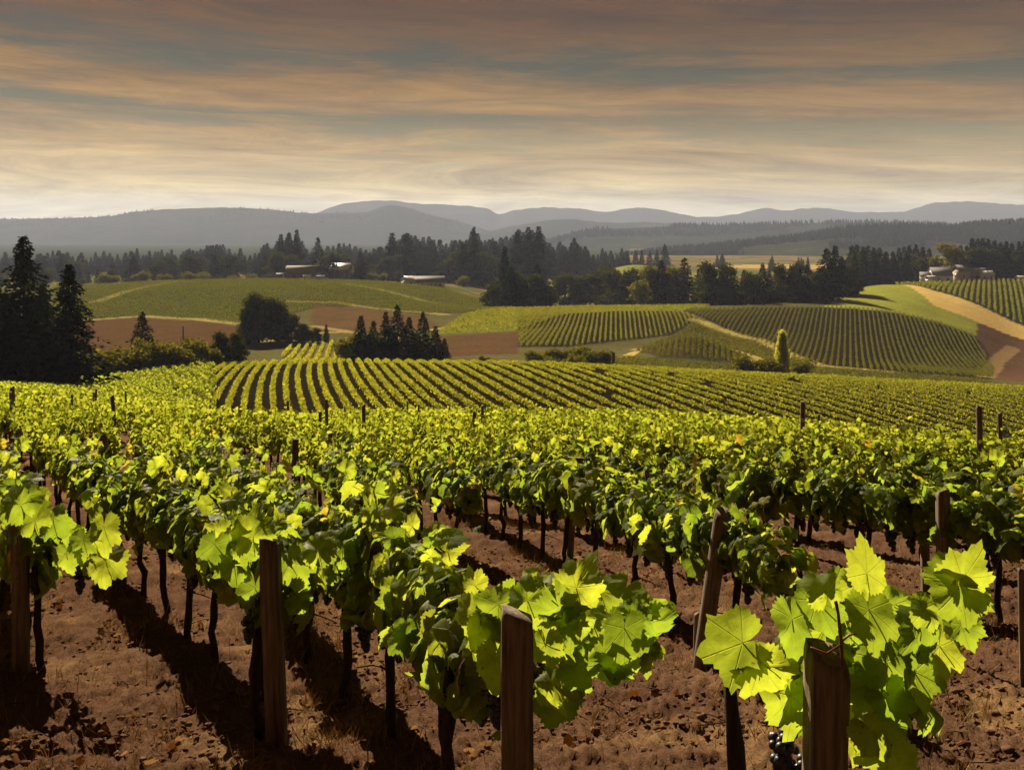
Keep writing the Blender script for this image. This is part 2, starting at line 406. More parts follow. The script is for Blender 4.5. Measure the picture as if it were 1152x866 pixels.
    ms = N.new('ShaderNodeMixShader'); ms.inputs[0].default_value = mixf
    L.new(b.outputs[0], ms.inputs[1]); L.new(t.outputs[0], ms.inputs[2])
    L.new(ms.outputs[0], N['Material Output'].inputs[0])
    return m

M_leaf = foliage_mat('vine_leaf', (.065,.105,.015), (.13,.155,.024), (.57,.53,.20), cc=(.15,.085,.02), mixf=.6, veins=True, spec=.05, rough=.5)
M_leaf_front = foliage_mat('front_leaf', (.065,.105,.015), (.13,.155,.024), (.57,.53,.20), mixf=.6, veins=True, spec=.05, rough=.5)
M_leaf_far = foliage_mat('vine_leaf_far', (.085,.115,.017), (.15,.16,.028), (.54,.51,.20), mixf=.56, spec=0, rough=.7)
M_row = foliage_mat('vine_row_leaf', (.16,.18,.028), (.29,.29,.045), (.66,.62,.14), mixf=.48, spec=0)
M_rowfar = foliage_mat('vine_block_leaf', (.085,.10,.018), (.17,.17,.03), (.28,.26,.06), mixf=.28, spec=0)
M_rowmid = foliage_mat('vine_hill_leaf', (.12,.14,.022), (.22,.21,.035), (.40,.37,.08), mixf=.38, spec=0)
M_needle = foliage_mat('conifer_needles', (.010,.017,.008), (.022,.030,.012), (.025,.03,.01), mixf=.15, rough=.85, spec=0)
M_tree = foliage_mat('tree_leaves', (.03,.038,.012), (.065,.07,.02), (.10,.09,.02), mixf=.28, rough=.85, spec=0)
M_bush = foliage_mat('bush_leaves', (.085,.095,.018), (.17,.16,.028), (.24,.21,.04), mixf=.35, rough=.8, spec=0)
M_gold = foliage_mat('golden_leaves', (.26,.27,.06), (.38,.36,.09), (.60,.56,.18), mixf=.6, rough=.8, spec=0)
M_bark = simple('bark', (.035,.026,.02), (.016,.012,.010), 30, .9, .8, .1, dist=.01)
M_vinebark = simple('vine_bark', (.05,.034,.024), (.018,.012,.009), 26, .95, 1.0, .1, stretch=(3,3,.7), dist=.012)
M_cane = simple('red_cane', (.16,.05,.02), (.09,.045,.015), 30, .6)
M_post = simple('weathered_post', (.21,.155,.105), (.055,.040,.028), 7, .85, .9, .2, stretch=(7,7,.45), dist=.012)
M_grape = simple('dark_grape', (.012,.010,.018), (.025,.018,.03), 40, .45, 0, .4)
M_dry = foliage_mat('dry_grass_blades', (.20,.12,.05), (.36,.25,.10), (.16,.1,.04), mixf=.25, rough=.8, spec=0)

def ground_material():
    m, nt, N, L, b = mat_new('ground_cover')
    b.inputs['Roughness'].default_value = .95; b.inputs['Specular IOR Level'].default_value = 0
    at_ = N.new('ShaderNodeVertexColor'); at_.layer_name = 'cover'
    tc = N.new('ShaderNodeTexCoord'); n = nnoise(N, L, .9, 8, .7, vec=tc.outputs['Object'])
    mr = N.new('ShaderNodeMapRange'); mr.inputs[1].default_value = .3; mr.inputs[2].default_value = .7; mr.inputs[3].default_value = .65; mr.inputs[4].default_value = 1.35
    L.new(n.outputs['Fac'], mr.inputs[0])
    v = N.new('ShaderNodeVectorMath'); v.operation = 'SCALE'; L.new(at_.outputs[0], v.inputs[0]); L.new(mr.outputs[0], v.inputs['Scale'])
    L.new(v.outputs[0], b.inputs['Base Color'])
    bp = N.new('ShaderNodeBump'); bp.inputs['Strength'].default_value = .6; bp.inputs['Distance'].default_value = .3
    L.new(n.outputs['Fac'], bp.inputs['Height']); L.new(bp.outputs[0], b.inputs['Normal'])
    return m
M_ground = ground_material()

def soil_material():
    m, nt, N, L, b = mat_new('vineyard_soil')
    b.inputs['Roughness'].default_value = .95; b.inputs['Specular IOR Level'].default_value = 0
    tc = N.new('ShaderNodeTexCoord')
    n1 = nnoise(N, L, 1.1, 5, .6, vec=tc.outputs['Object']); n2 = nnoise(N, L, 55, 8, .75, vec=tc.outputs['Object'])
    r1 = ramp(N, L, n1.outputs['Fac'], [(.35, (.098,.054,.034)), (.54, (.12,.066,.039)), (.68, (.22,.135,.063))])
    r2 = ramp(N, L, n2.outputs['Fac'], [(.3, (.42,.40,.40)), (.52, (.95,.95,.95)), (.72, (1.5,1.45,1.4))])
    mx = N.new('ShaderNodeMix'); mx.data_type = 'RGBA'; mx.blend_type = 'MULTIPLY'; mx.inputs[0].default_value = 1
    L.new(r1.outputs[0], mx.inputs[6]); L.new(r2.outputs[0], mx.inputs[7]); L.new(mx.outputs[2], b.inputs['Base Color'])
    bp = N.new('ShaderNodeBump'); bp.inputs['Strength'].default_value = .9; bp.inputs['Distance'].default_value = .02
    L.new(n2.outputs['Fac'], bp.inputs['Height']); L.new(bp.outputs[0], b.inputs['Normal'])
    return m
M_soil = soil_material()
M_clod = simple('soil_clod', (.15,.085,.05), (.08,.045,.03), 25, .95, .6, 0)

# ------------------------------------------------------------------ ground sheets
def grid_faces(nr, nc):
    i = np.arange(nr-1)[:, None]*nc+np.arange(nc-1)[None]
    return np.stack([i, i+1, i+nc+1, i+nc], -1).reshape(-1, 4)
def build_ground():
    Yr = np.concatenate([np.linspace(-60, 10, 36)[:-1], np.exp(np.linspace(math.log(10), math.log(700), 760))[:-1], np.exp(np.linspace(math.log(700), math.log(10200), 140))])
    s = np.linspace(-1, 1, 620)
    Yg = np.repeat(Yr[:, None], 620, 1); Xg = s[None]*(np.clip(Yr, 0, 1e9)*.78+40)[:, None]
    Z = T(Xg, Yg)
    inside = (np.abs(Xg) < .62*Yg+1.6) & (Yg > .9) & (Yg < 33)
    Z = np.where(inside, Z-.14, Z)
    V = np.stack([Xg, Yg, Z], -1).reshape(-1, 3)
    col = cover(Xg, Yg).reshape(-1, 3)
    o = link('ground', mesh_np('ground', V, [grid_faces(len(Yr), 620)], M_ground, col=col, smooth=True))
    tag(o, 'rolling farmland of brown fields, grass and vineyard slopes', 'ground', kind='structure')
    Yr = np.exp(np.linspace(math.log(.7), math.log(34), 620)); nc = 640
    Yg = np.repeat(Yr[:, None], nc, 1); Xg = np.linspace(-1, 1, nc)[None]*(Yr*.66+1.9)[:, None]
    rel = np.clip((34-Yg)/6, 0, 1)
    h = (fbm(Xg*1.3, Yg*1.3, 3, 40)-.5)*.16 + (fbm(Xg*7, Yg*7, 3, 41, .6)-.5)*.09
    c1 = vnoise(Xg*22, Yg*22, 42); c2 = vnoise(Xg*45, Yg*45, 43)
    h = h + np.clip(c1-.55, 0, 1)*.06 + np.clip(c2-.5, 0, 1)*.05 + np.clip(vnoise(Xg*85, Yg*85, 44)-.45, 0, 1)*.034
    Z = T(Xg, Yg)+h*rel - .16*(1-rel)
    o = link('soil', mesh_np('soil', np.stack([Xg, Yg, Z], -1).reshape(-1, 3), [grid_faces(620, nc)], M_soil, smooth=True))
    tag(o, 'reddish brown cloddy soil under the front vine rows', 'soil', kind='structure')
build_ground()

# ------------------------------------------------------------------ ridges
def ridge_mat(name, c1, c2, c3, sc_):
    m, nt, N, L, b = mat_new(name); b.inputs['Roughness'].default_value = .95; b.inputs['Specular IOR Level'].default_value = 0
    tc = N.new('ShaderNodeTexCoord'); n = nnoise(N, L, sc_, 8, .7, vec=tc.outputs['Object']); n2 = nnoise(N, L, sc_*14, 4, .7, vec=tc.outputs['Object'])
    r = ramp(N, L, n.outputs['Fac'], [(.4, c1), (.58, c2), (.72, c3)]); L.new(r.outputs[0], b.inputs['Base Color'])
    bp = N.new('ShaderNodeBump'); bp.inputs['Strength'].default_value = .9; bp.inputs['Distance'].default_value = 12
    L.new(n2.outputs['Fac'], bp.inputs['Height']); L.new(bp.outputs[0], b.inputs['Normal'])
    return m
RIDGES = {}
def ridge(key, name, sil, D, depth, mat, label, seed, rough=.18, jag=1.2, nx=620, nv=46):
    xs = np.array([p[0] for p in sil], float); ysil = np.array([p[1] for p in sil], float)
    xq = np.linspace(xs[0], xs[-1], nx)
    sy = pchip(xs, ysil[:, None], xq)[:, 0] + (fbm(xq/9, xq*0, 3, seed)-.5)*jag*2
    v = np.linspace(-1, 1, nv)
    Y = D+v[None]*depth+0*xq[:, None]
    X = (xq[:, None]-CX)/F*D*(1+.12*v[None]) + 0*Y
    base = T(X, Y)-6
    zs = CAMZ-(sy-YH)/F*D
    prof = np.clip(1-np.abs(v), 0, 1)**.8
    spur = (fbm(X/(depth*.35), Y/(depth*.8), 4, seed+3)-.5)*2
    p = np.clip(prof[None]*(1+rough*spur*np.abs(v)[None]*2.0), 0, 1)
    Z = base+(zs[:, None]-base)*p
    V = np.stack([X, Y, Z], -1).reshape(-1, 3)
    o = link(name, mesh_np(name, V, [grid_faces(nx, nv)[:, ::-1]], mat, smooth=True))
    tag(o, label, 'hills', kind='structure')
    RIDGES[key] = (X, Y, Z)
    return o
M_r1 = ridge_mat('far_ridge', (.035,.045,.03), (.05,.058,.036), (.07,.07,.04), .004)
M_r2 = ridge_mat('mid_ridge', (.02,.03,.018), (.03,.04,.022), (.08,.075,.035), .006)
M_r3 = ridge_mat('near_ridge', (.025,.034,.016), (.05,.052,.022), (.24,.18,.08), .009)
ridge('far', 'mountains', [(-500,262),(-200,252),(0,247),(130,246),(250,246),(340,243),(385,229),(415,225),(440,225),(470,228),(520,231),(548,234),(561,240),(580,236),(610,233),(650,234),(680,238),(715,233),(745,236),(790,244),(830,240),(860,234),(885,236),(918,233),(962,238),(1010,238),(1050,228),(1080,226),(1152,230),(1300,232),(1650,246)],
      8600, 1200, M_r1, 'farthest blue grey mountain ridge along the horizon', 3, jag=1.0)
ridge('left', 'hills', [(-500,256),(-200,250),(0,246),(70,245),(130,242),(150,238),(240,233),(300,235),(360,240),(410,238),(440,230),(480,240),(520,250),(560,262),(620,275),(700,282)],
      6000, 900, M_r1, 'broad hazy hill ridge behind the left forest', 9, jag=.8)
ridge('mid', 'hills', [(420,285),(480,275),(560,258),(600,250),(640,246),(680,250),(740,250),(800,252),(900,262),(1000,272)],
      5200, 650, M_r1, 'low hazy hill in the middle distance at centre', 15, jag=.8)
ridge('fringe', 'hills', [(560,286),(620,271),(655,261),(675,257),(720,256),(760,254),(830,253),(900,251),(940,250),(980,250),(1060,253),(1200,256),(1500,266)],
      3700, 480, M_r2, 'tree fringed blue ridge behind the wooded right hill', 21, jag=.9)
ridge('wooded', 'hills', [(690,292),(740,284),(790,279),(850,273),(900,267),(940,260),(985,256),(1030,255),(1070,256),(1110,252),(1152,250),(1300,246),(1600,256)],
      2300, 320, M_r3, 'wooded right hill with pale grass clearings', 27, jag=.7)

# ------------------------------------------------------------------ cards (leaf-like faces)
def unit(a): return a/(np.linalg.norm(a, axis=-1, keepdims=True)+1e-9)
def cards(P, Nn, Td, Ln, Wd, fold=.12):
    """rhombic leaf faces: P (n,3) base, Nn normal, Td tip direction"""
    Td = unit(Td); S = unit(np.cross(Td, Nn)); Nn = np.cross(S, Td)
    Ln = np.asarray(Ln)[:, None]; Wd = np.asarray(Wd)[:, None]
    m = P+Td*Ln*.42
    V = np.stack([P, m+S*Wd*.5+Nn*Wd*fold, P+Td*Ln, m-S*Wd*.5+Nn*Wd*fold], 1).reshape(-1, 3)
    return V, np.arange(len(P)*4).reshape(-1, 4)
def rnd(n): return rng.normal(size=(n, 3))

# ------------------------------------------------------------------ leaves
def leaf_template(n, seed, serr=.05):
    r_ = np.random.default_rng(seed)
    th = np.linspace(0, 2*math.pi, n, endpoint=False)          # 0 = tip
    a = np.abs(((th+math.pi) % (2*math.pi))-math.pi)
    r = np.full(n, .56)
    sg = ((th+math.pi) % (2*math.pi))-math.pi
    for c, h, w in ((0, .40, .32), (.92, .30, .32), (-.92, .30, .32), (1.85, .14, .40), (-1.85, .14, .40)):
        r += h*r_.uniform(.6, 1.35)*np.exp(-np.abs((sg-c-r_.normal()*.06)/(w*r_.uniform(.85, 1.2)))**1.6)
    r *= 1-.85*np.exp(-((a-math.pi)/.20)**2)
    r += serr*((np.arange(n) % 2)*2-1)*(a < 2.9)*(.7+.6*r_.random(n))
    r *= 1+.035*r_.normal(size=n)
    x = r*np.sin(th); y = r*np.cos(th)
    rings = [0.0, .28, .55, .8, 1.0] if n >= 24 else [0.0, 1.0]
    pts = [(0, 0)]
    for q in rings[1:]: pts += list(zip(x*q, y*q))
    P = np.array(pts)
    rr = np.hypot(P[:, 0], P[:, 1]); an = np.arctan2(P[:, 0], P[:, 1])
    ph = r_.random()*6
    z = -.34*rr**2 + .17*np.abs(P[:, 0]) + (.20*(fbm(P[:, 0]*3.2+9+seed, P[:, 1]*3.2+9, 2, seed)-.5) if n >= 24 else 0)*np.minimum(1, rr*2) - .08*np.cos(3.2*an+ph)*rr + .05*np.sin(3*an+ph*2)*rr**2
    V = np.column_stack([P, z])
    tri = [(0, 1+i, 1+(i+1) % n) for i in range(n)]
    quad = []
    for q in range(len(rings)-2): quad += [(1+q*n+i, 1+(q+1)*n+i, 1+(q+1)*n+(i+1) % n, 1+q*n+(i+1) % n) for i in range(n)]
    return V, np.array(tri), np.array(quad).reshape(-1, 4), P
LEAF_HI = [leaf_template(60, s, .034) for s in range(7)]
LEAF_LO = [leaf_template(14, 20+s, .04) for s in range(7)]

def leaves_mesh(name, P, Nn, Td, Ln, hi=True, mat=None):
    """P: where the petiole meets the blade"""
    tm = LEAF_HI if hi else LEAF_LO
    Td = unit(Td); S = unit(np.cross(Td, Nn)); Nn = np.cross(S, Td)
    which = rng.integers(0, 7, len(P))
    Vs, Tr, Qd, UV, off = [], [], [], [], 0
    for k in range(7):
        idx = np.where(which == k)[0]
        if not len(idx): continue
        V, t, q, uv = tm[k]; nv = len(V)
        curl = rng.uniform(.3, 2.3, len(idx))[:, None, None]
        asp = rng.uniform(.78, 1.14, len(idx))[:, None, None]; skew = rng.normal(size=len(idx))[:, None, None]*.12
        w = P[idx][:, None]+Ln[idx][:, None, None]*((V[None, :, 0:1]*asp+V[None, :, 1:2]*skew)*S[idx][:, None]+V[None, :, 1:2]*Td[idx][:, None]+V[None, :, 2:3]*curl*Nn[idx][:, None])
        Vs.append(w.reshape(-1, 3)); UV.append(np.tile(uv, (len(idx), 1)))
        base = off+np.arange(len(idx))[:, None, None]*nv
        Tr.append((t[None]+base).reshape(-1, 3))
        if len(q): Qd.append((q[None]+base).reshape(-1, 4))
        off += nv*len(idx)
    if hi:                                                   # leaf stalks
        n = len(P); ln_ = (Ln*rng.uniform(.5, .9, n))[:, None]
        e1 = P-Td*ln_*.55-Nn*ln_*.75+rnd(n)*.012; w_ = .0022
        for ax in (S, unit(np.cross(e1-P, S))):
            Vs.append(np.stack([P-ax*w_, P+ax*w_, e1+ax*w_, e1-ax*w_], 1).reshape(-1, 3)); UV.append(np.tile([[.0, .05]], (n*4, 1)))
            Qd.append(off+np.arange(n*4).reshape(-1, 4)); off += n*4
    fs = [np.concatenate(Tr)] + ([np.concatenate(Qd)] if Qd else [])
    return mesh_np(name, np.concatenate(Vs), fs, mat or M_leaf, uv=np.concatenate(UV), smooth=True)

def vine_leaves(n, seed, span=.74, big=1.0, shoots=.10):
    """positions and frames of the leaves of one vine; the row runs along local x"""
    g = np.random.default_rng(seed)
    x = g.uniform(-span, span, n)
    lump = .78+.44*vnoise(x*2.6+seed*7.3, x*0+seed, 3)
    a = g.uniform(-.35*math.pi, 1.35*math.pi, n)                 # around the cross-section, 90 deg = up
    rad = np.sqrt(g.uniform(.25, 1.0, n))*lump
    y = np.cos(a)*rad*.155+g.normal(size=n)*.03; z = .96+np.sin(a)*rad*np.where(np.sin(a) > 0, .23, .20)
    # some shoots reach up
    k = g.random(n) < shoots
    sx = g.choice(np.linspace(-span, span, 4)+g.uniform(-.1, .1, 4), n)
    z = np.where(k, 1.08+g.random(n)**1.5*.42, z); x = np.where(k, sx+g.normal(size=n)*.05, x); y = np.where(k, g.normal(size=n)*.08, y)
    P = np.stack([x, y, z], 1)
    out = np.stack([g.normal(size=n)*.35, np.cos(a), np.sin(a)*.8+.35], 1)
    Nn = unit(out+g.normal(size=(n, 3))*.38)
    Td = np.stack([g.normal(size=n)*.6, np.cos(a)*.5, -.75+.3*g.normal(size=n)], 1)
    Td = np.where(k[:, None], g.normal(size=(n, 3))*.7+np.array((0, 0, .25)), Td)
    Td = unit(Td-Nn*np.sum(Td*Nn, 1, keepdims=True)*.9)
    Ln = g.uniform(.05, .155, n)*big
    Ln = np.where(k, Ln*.75, Ln)
    return P, Nn, Td, Ln

def vine_trunk(seed, canes=4, arms=True):
    g = np.random.default_rng(seed); m = MB()
    zs = np.linspace(-.06, .84, 9)
    off = np.cumsum(g.normal(size=(9, 2))*.016, 0)
    p = np.column_stack([off[:, 0], off[:, 1], zs])
    m.tube(p, np.linspace(.034, .024, 9)*g.uniform(.85, 1.15, 9), 8)
    top = p[-1]
    for s in ((-1, 1) if arms else ()):
        q = [top+np.array((s*t*.62, .02*math.sin(5*t+s), .03*math.sin(3*t)-.01)) for t in np.linspace(0, 1, 6)]
        m.tube(q, np.linspace(.022, .010, 6), 6)
    for i in range(canes):
        x0 = g.uniform(-.55, .55); d = g.normal(size=2)*.22
        q = [np.array((x0+d[0]*t, top[1]+d[1]*t, .83+.5*t-.12*t*t)) for t in np.linspace(0, 1, 5)]
        m.tube(q, np.linspace(.007, .003, 5), 5)
    # a bare side shoot near the ground
    if seed % 2 and arms:
        q = [p[4]+np.array((.22*t, .15*t*t, .10*t-.12*t*t)) for t in np.linspace(0, 1, 4)]
        m.tube(q, np.linspace(.009, .003, 4), 5)
    return m.mesh('trunk', M_vinebark, True)

def ico():
    t = (1+5**.5)/2
    V = np.array([(-1,t,0),(1,t,0),(-1,-t,0),(1,-t,0),(0,-1,t),(0,1,t),(0,-1,-t),(0,1,-t),(t,0,-1),(t,0,1),(-t,0,-1),(-t,0,1)], float)
    Fc = np.array([(0,11,5),(0,5,1),(0,1,7),(0,7,10),(0,10,11),(1,5,9),(5,11,4),(11,10,2),(10,7,6),(7,1,8),(3,9,4),(3,4,2),(3,2,6),(3,6,8),(3,8,9),(4,9,5),(2,4,11),(6,2,10),(8,6,7),(9,8,1)])
    V /= np.linalg.norm(V[0])
    e = {}; V = list(V); out = []
    def mid(a, b):
        k = (min(a, b), max(a, b))
        if k not in e:
            p = (V[a]+V[b])/2; V.append(p/np.linalg.norm(p)); e[k] = len(V)-1
        return e[k]
    for a, b, c in Fc:
        ab, bc, ca = mid(a, b), mid(b, c), mid(c, a); out += [(a,ab,ca),(b,bc,ab),(c,ca,bc),(ab,bc,ca)]
    return np.array(V), np.array(out)
ICO = ico()
def grape_mesh(seed):
    g = np.random.default_rng(seed); V, Fc = ICO; Vs, Fs = [], []
    k = 0
    for i in range(46):
        t = (i/45)**.85; r = (.034*(1-t)**.7+.003)*g.random()**.4; a = g.random()*6.28
        c = np.array((math.cos(a)*r, math.sin(a)*r, -.13*t)); s = .0128*g.uniform(.9, 1.15)
        Vs.append(V*s+c); Fs.append(Fc+k); k += len(V)
    return mesh_np('grape_cluster', np.concatenate(Vs), [np.concatenate(Fs)], M_grape, smooth=True)
GRAPES = [grape_mesh(s) for s in range(3)]

PLAIN = [vine_trunk(40+s, 0, False) for s in range(4)]
TRUNKS = [vine_trunk(s) for s in range(6)]
HI_PROTO = []
for s in range(7):
    HI_PROTO.append((leaves_mesh('foliage', *vine_leaves(205, 100+s, big=1.08, shoots=.13), hi=True), TRUNKS[s % 6], True))
LO_PROTO = []
for s in range(7):
    LO_PROTO.append((leaves_mesh('foliage', *vine_leaves(400, 200+s, big=.78, shoots=.2), hi=False, mat=M_leaf_far), TRUNKS[(s+2) % 6], False))

def build_vine(proto, grapes):
    fo, tr, _ = proto
    e = empty('grapevine'); link('trunk', tr, e); link('foliage', fo, e)
    if grapes:
        for k in range(5):
            c = link('grape_cluster', GRAPES[k % 3], e, (-.56+.28*k+random.uniform(-.08, .08), random.uniform(-.1, .1), random.uniform(.74, .86)))
            c.rotation_euler = (random.uniform(-.2, .2), random.uniform(-.2, .2), random.uniform(0, 6)); s = random.uniform(1.0, 1.5); c.scale = (s, s, s)
    return e
hi_src = [build_vine(p, True) for p in HI_PROTO]
lo_src = [build_vine(p, False) for p in LO_PROTO]
used = set()
VINES = []
def place_vine(kind, i, X, Y, rz, label, group, s=1.0):
    src = (hi_src if kind == 'hi' else lo_src)[i % 7]
    key = (kind, i % 7)
    if key in used: o = copy_tree(src)
    else: o = src; used.add(key)
    o.location = (X, Y, float(T(X, Y))-.01); o.rotation_euler = (random.uniform(-.04, .04), random.uniform(-.04, .04), rz+(math.pi if random.random() < .5 else 0))
    o.scale = (s, s, s*random.uniform(.94, 1.06))
    tag(o, label, 'grapevine', group)
    VINES.append((X, Y)); return o

ORD = ['first', 'second', 'third', 'fourth', 'fifth', 'sixth', 'seventh', 'eighth', 'ninth', 'tenth', 'eleventh', 'twelfth', 'thirteenth', 'fourteenth', 'fifteenth', 'sixteenth', 'seventeenth', 'eighteenth', 'nineteenth', 'twentieth']
#       name, end X, end Y, dir, first offset, length, where
ROWS = [('short post at the left edge, in its row', -3.58, 7.1, -31, .55, 13.5),
        ('grey post on bare soil left of centre, in its row', -1.36, 5.8, -31, .75, 15.5),
        ('square cut post at bottom centre, in its row', .03, 3.79, -23, .95, 17.5),
        ('leaning dark post right of centre, in its row', 1.57, 7.33, -15, -.35, 12.5),
        ('dark upright post far right, in its row', 3.96, 9.0, -28, -1.3, 10.5)]
vi = 0
for post, ex, ey, dr, t0, ln in ROWS:
    d = R(dr); k = 0; t = t0
    while t < ln:
        X = ex+math.sin(d)*t+random.uniform(-.04, .04); Y = ey+(.36 if ex > 1 else .2)+math.cos(d)*t
        place_vine('hi' if Y < 15 else 'lo', vi, X, Y, math.pi/2-d, f'{ORD[k]} vine behind the {post}', 'vines of the front rows', 1.0)
        t += 1.0; k += 1; vi += 1
for nm, ex, ey, dr, ln in (('between the front centre row and the leaning dark post', -1.35, 10.6, -19, 10.0), ('behind the front left rows', -4.3, 13.4, -27, 7.5), ('deep between the inner row and the leaning post', -.72, 12.3, -17, 8.0)):
    d = R(dr); t = 0; k = 0
    while t < ln:
        place_vine('hi' if ey+t < 14 else 'lo', vi, ex+math.sin(d)*t, ey+math.cos(d)*t, math.pi/2-d, f'{ORD[k]} vine of the inner row {nm}', 'vines of the front rows')
        t += 1.0; k += 1; vi += 1

# generic rows behind: candidates, nearest become things, the rest one mass
cand = []
d = R(-24); un = (math.sin(d), math.cos(d)); nn = (math.cos(d), -math.sin(d))
nn = (math.cos(R(24)), math.sin(R(24)))
for k in range(-34, 46):
    q = -.9+1.72*k
    for t in np.arange(0, 235, 1.02):
        X = nn[0]*q+un[0]*t + .25*math.sin(t*.13+k); Y = nn[1]*q+un[1]*t+random.uniform(-.1, .1)
        if abs(X) > .56*Y+2.5 or Y < 5: continue
        if Y > 72 and not (X/Y < -.305 and Y < 192): continue
        if Y < 20.5 and q < 8.6: continue
        if Y < 9.5: continue
        if X/Y < -.36 and Y > 26: X += random.uniform(-.8, .8)
        if min((abs(X-a)+abs(Y-b) for a, b in VINES[:120]), default=9) < 1.0: continue
        if random.random() < .06: continue
        cand.append((Y, X, d))
cand.sort()
n_ind = max(0, 296-vi)
for Y, X, dd in cand[:n_ind]:
    place_vine('hi' if Y < 12.5 else 'lo', vi, X, Y, math.pi/2-dd, 'small leafy vine in the dense sea of vines behind the front rows', 'vines massed behind the front rows', random.choice((.86, .94, 1.0, 1.05, 1.12))); vi += 1
# the rest: one mass
Vs, Fs, off = [], [], 0
rest = np.array([(X, Y) for Y, X, dd in cand[n_ind:]])
def mass_leaves(C, per, size, dirv, sp=.62):
    n = len(C)*per
    c = np.repeat(C, per, 0)
    x = rng.uniform(-sp, sp, n); a = rng.uniform(-.3*math.pi, 1.3*math.pi, n)
    hv = np.repeat(rng.uniform(.85, 1.2, len(C)), per)
    lump = .8+.4*vnoise(c[:, 0]*3+x*2.5, c[:, 1]*3, 8)
    rad = np.sqrt(rng.uniform(.3, 1, n))*lump
    yy = np.cos(a)*rad*.26; zz = (.95+np.sin(a)*rad*np.where(np.sin(a) > 0, .38, .42))*hv
    up = rng.random(n) < .13; zz = np.where(up, 1.15+.6*rng.random(n)**1.5, zz)
    X = c[:, 0]+x*dirv[0]+yy*dirv[1]; Y = c[:, 1]+x*dirv[1]-yy*dirv[0]
    P = np.stack([X, Y, T(X, Y)+zz], 1)
    out = np.stack([np.cos(a)*dirv[1], -np.cos(a)*dirv[0], np.sin(a)+.3], 1)
    Nn = unit(out+rnd(n)*.45); Td = np.stack([rng.normal(size=n)*.6, rng.normal(size=n)*.6, -.6+.4*rng.normal(size=n)], 1)
    Ln = rng.uniform(.7, 1.35, n)*size
    return cards(P, Nn, Td, Ln, Ln*.95)
for lo, hi_, per, size in ((0, 30, 420, .115), (30, 45, 260, .15), (45, 75, 150, .20), (75, 200, 60, .30)):
    C = rest[(rest[:, 1] >= lo) & (rest[:, 1] < hi_)]
    if not len(C): continue
    V, f = mass_leaves(C, per, size, un); Vs.append(V); Fs.append(f+off); off += len(V)
o = link('grapevines', mesh_np('grapevines', np.concatenate(Vs), [np.concatenate(Fs)], M_leaf_far))
tag(o, 'sea of distant leafy vines running down the slope behind', 'vineyard', kind='stuff')
print('vines', vi, 'rest', len(rest))

# ------------------------------------------------------------------ bespoke front leaves
def hand_leaves(spec, Y0, extra=0, box=None, spread=.25, post_px=None):
    P, Nn, Td, Ln = [], [], [], []
    for (px, py, w, rot) in spec:
        Y = Y0+rng.uniform(-.14, .12)
        if post_px and abs(px-post_px) < 34 and py > 700: Y = Y0+.28   # these hang behind the post
        L = w/1.42*Y/F*1.12
        t = np.array((math.cos(R(rot)), rng.normal()*.22, math.sin(R(rot))))
        n = unit(np.array((rng.normal()*.3, -1.0, .45+rng.normal()*.3)))
        t = unit(t-n*np.dot(t, n)); P.append(pt(px, py, Y)-t*L*.3); Nn.append(n); Td.append(t); Ln.append(L)
    for i in range(extra):
        px = rng.uniform(box[0], box[1]); py = rng.uniform(box[2], box[3]); Y = Y0+.15+abs(rng.normal())*spread
        n = unit(np.array((rng.normal()*.5, -.7, .6+rng.normal()*.4))); t = np.array((rng.normal()*.6, rng.normal()*.3, -.8)); t = unit(t-n*np.dot(t, n))
        P.append(pt(px, py, Y)); Nn.append(n); Td.append(t); Ln.append(rng.uniform(.09, .15))
    return np.array(P), np.array(Nn), np.array(Td), np.array(Ln)
D_SPEC = [(820,728,70,200),(862,762,56,-60),(892,712,60,-110),(890,800,68,-90),(925,690,58,-60),(925,655,42,100),(975,632,54,80),(972,665,46,-60),(1010,688,52,-20),(1072,668,68,230),
          (1090,640,56,60),(1098,672,36,-100),(1085,712,38,-70),(1040,715,62,-80),(1035,770,58,-70),(980,700,58,-90),(1000,760,60,-90),(1005,795,54,-80),(965,800,50,-100),
          (962,835,50,-90),(1000,860,62,-90),(905,745,46,-90),(1050,690,46,-40),(1060,740,50,-90),(955,735,46,-80),(945,760,40,-80),(1025,735,50,-90),(985,830,46,-60)]
C_SPEC = [(655,650,54,60),(632,690,58,-70),(612,700,46,-90),(665,695,42,-60),(725,682,46,60),(722,697,38,-30),(740,707,46,-30),(705,720,52,-80),(690,740,52,-90),(675,735,42,-80),
          (720,735,54,-70),(690,757,50,-90),(645,715,38,-80),(655,702,38,-80),(622,780,42,-70),(640,770,46,-60),(626,800,50,-100),(655,757,42,-60),(592,664,46,100),(560,692,48,-90),
          (545,720,50,-90),(556,752,46,-90),(530,700,46,-100),(615,735,40,-90),(640,680,44,20),(620,665,44,110)]
B_SPEC = [(240,622,38,-90),(262,642,42,-90),(285,592,46,90),(262,602,42,180),(306,690,46,-90),(284,672,42,-100),(330,642,42,-60),(340,680,30,-60),(245,605,36,200),(360,610,44,90),(270,625,38,-80)]
A_SPEC = [(116,640,46,-90),(116,602,40,-80),(40,575,44,100),(62,592,40,-60),(18,560,44,120),(92,615,36,-90),(75,630,30,-80)]
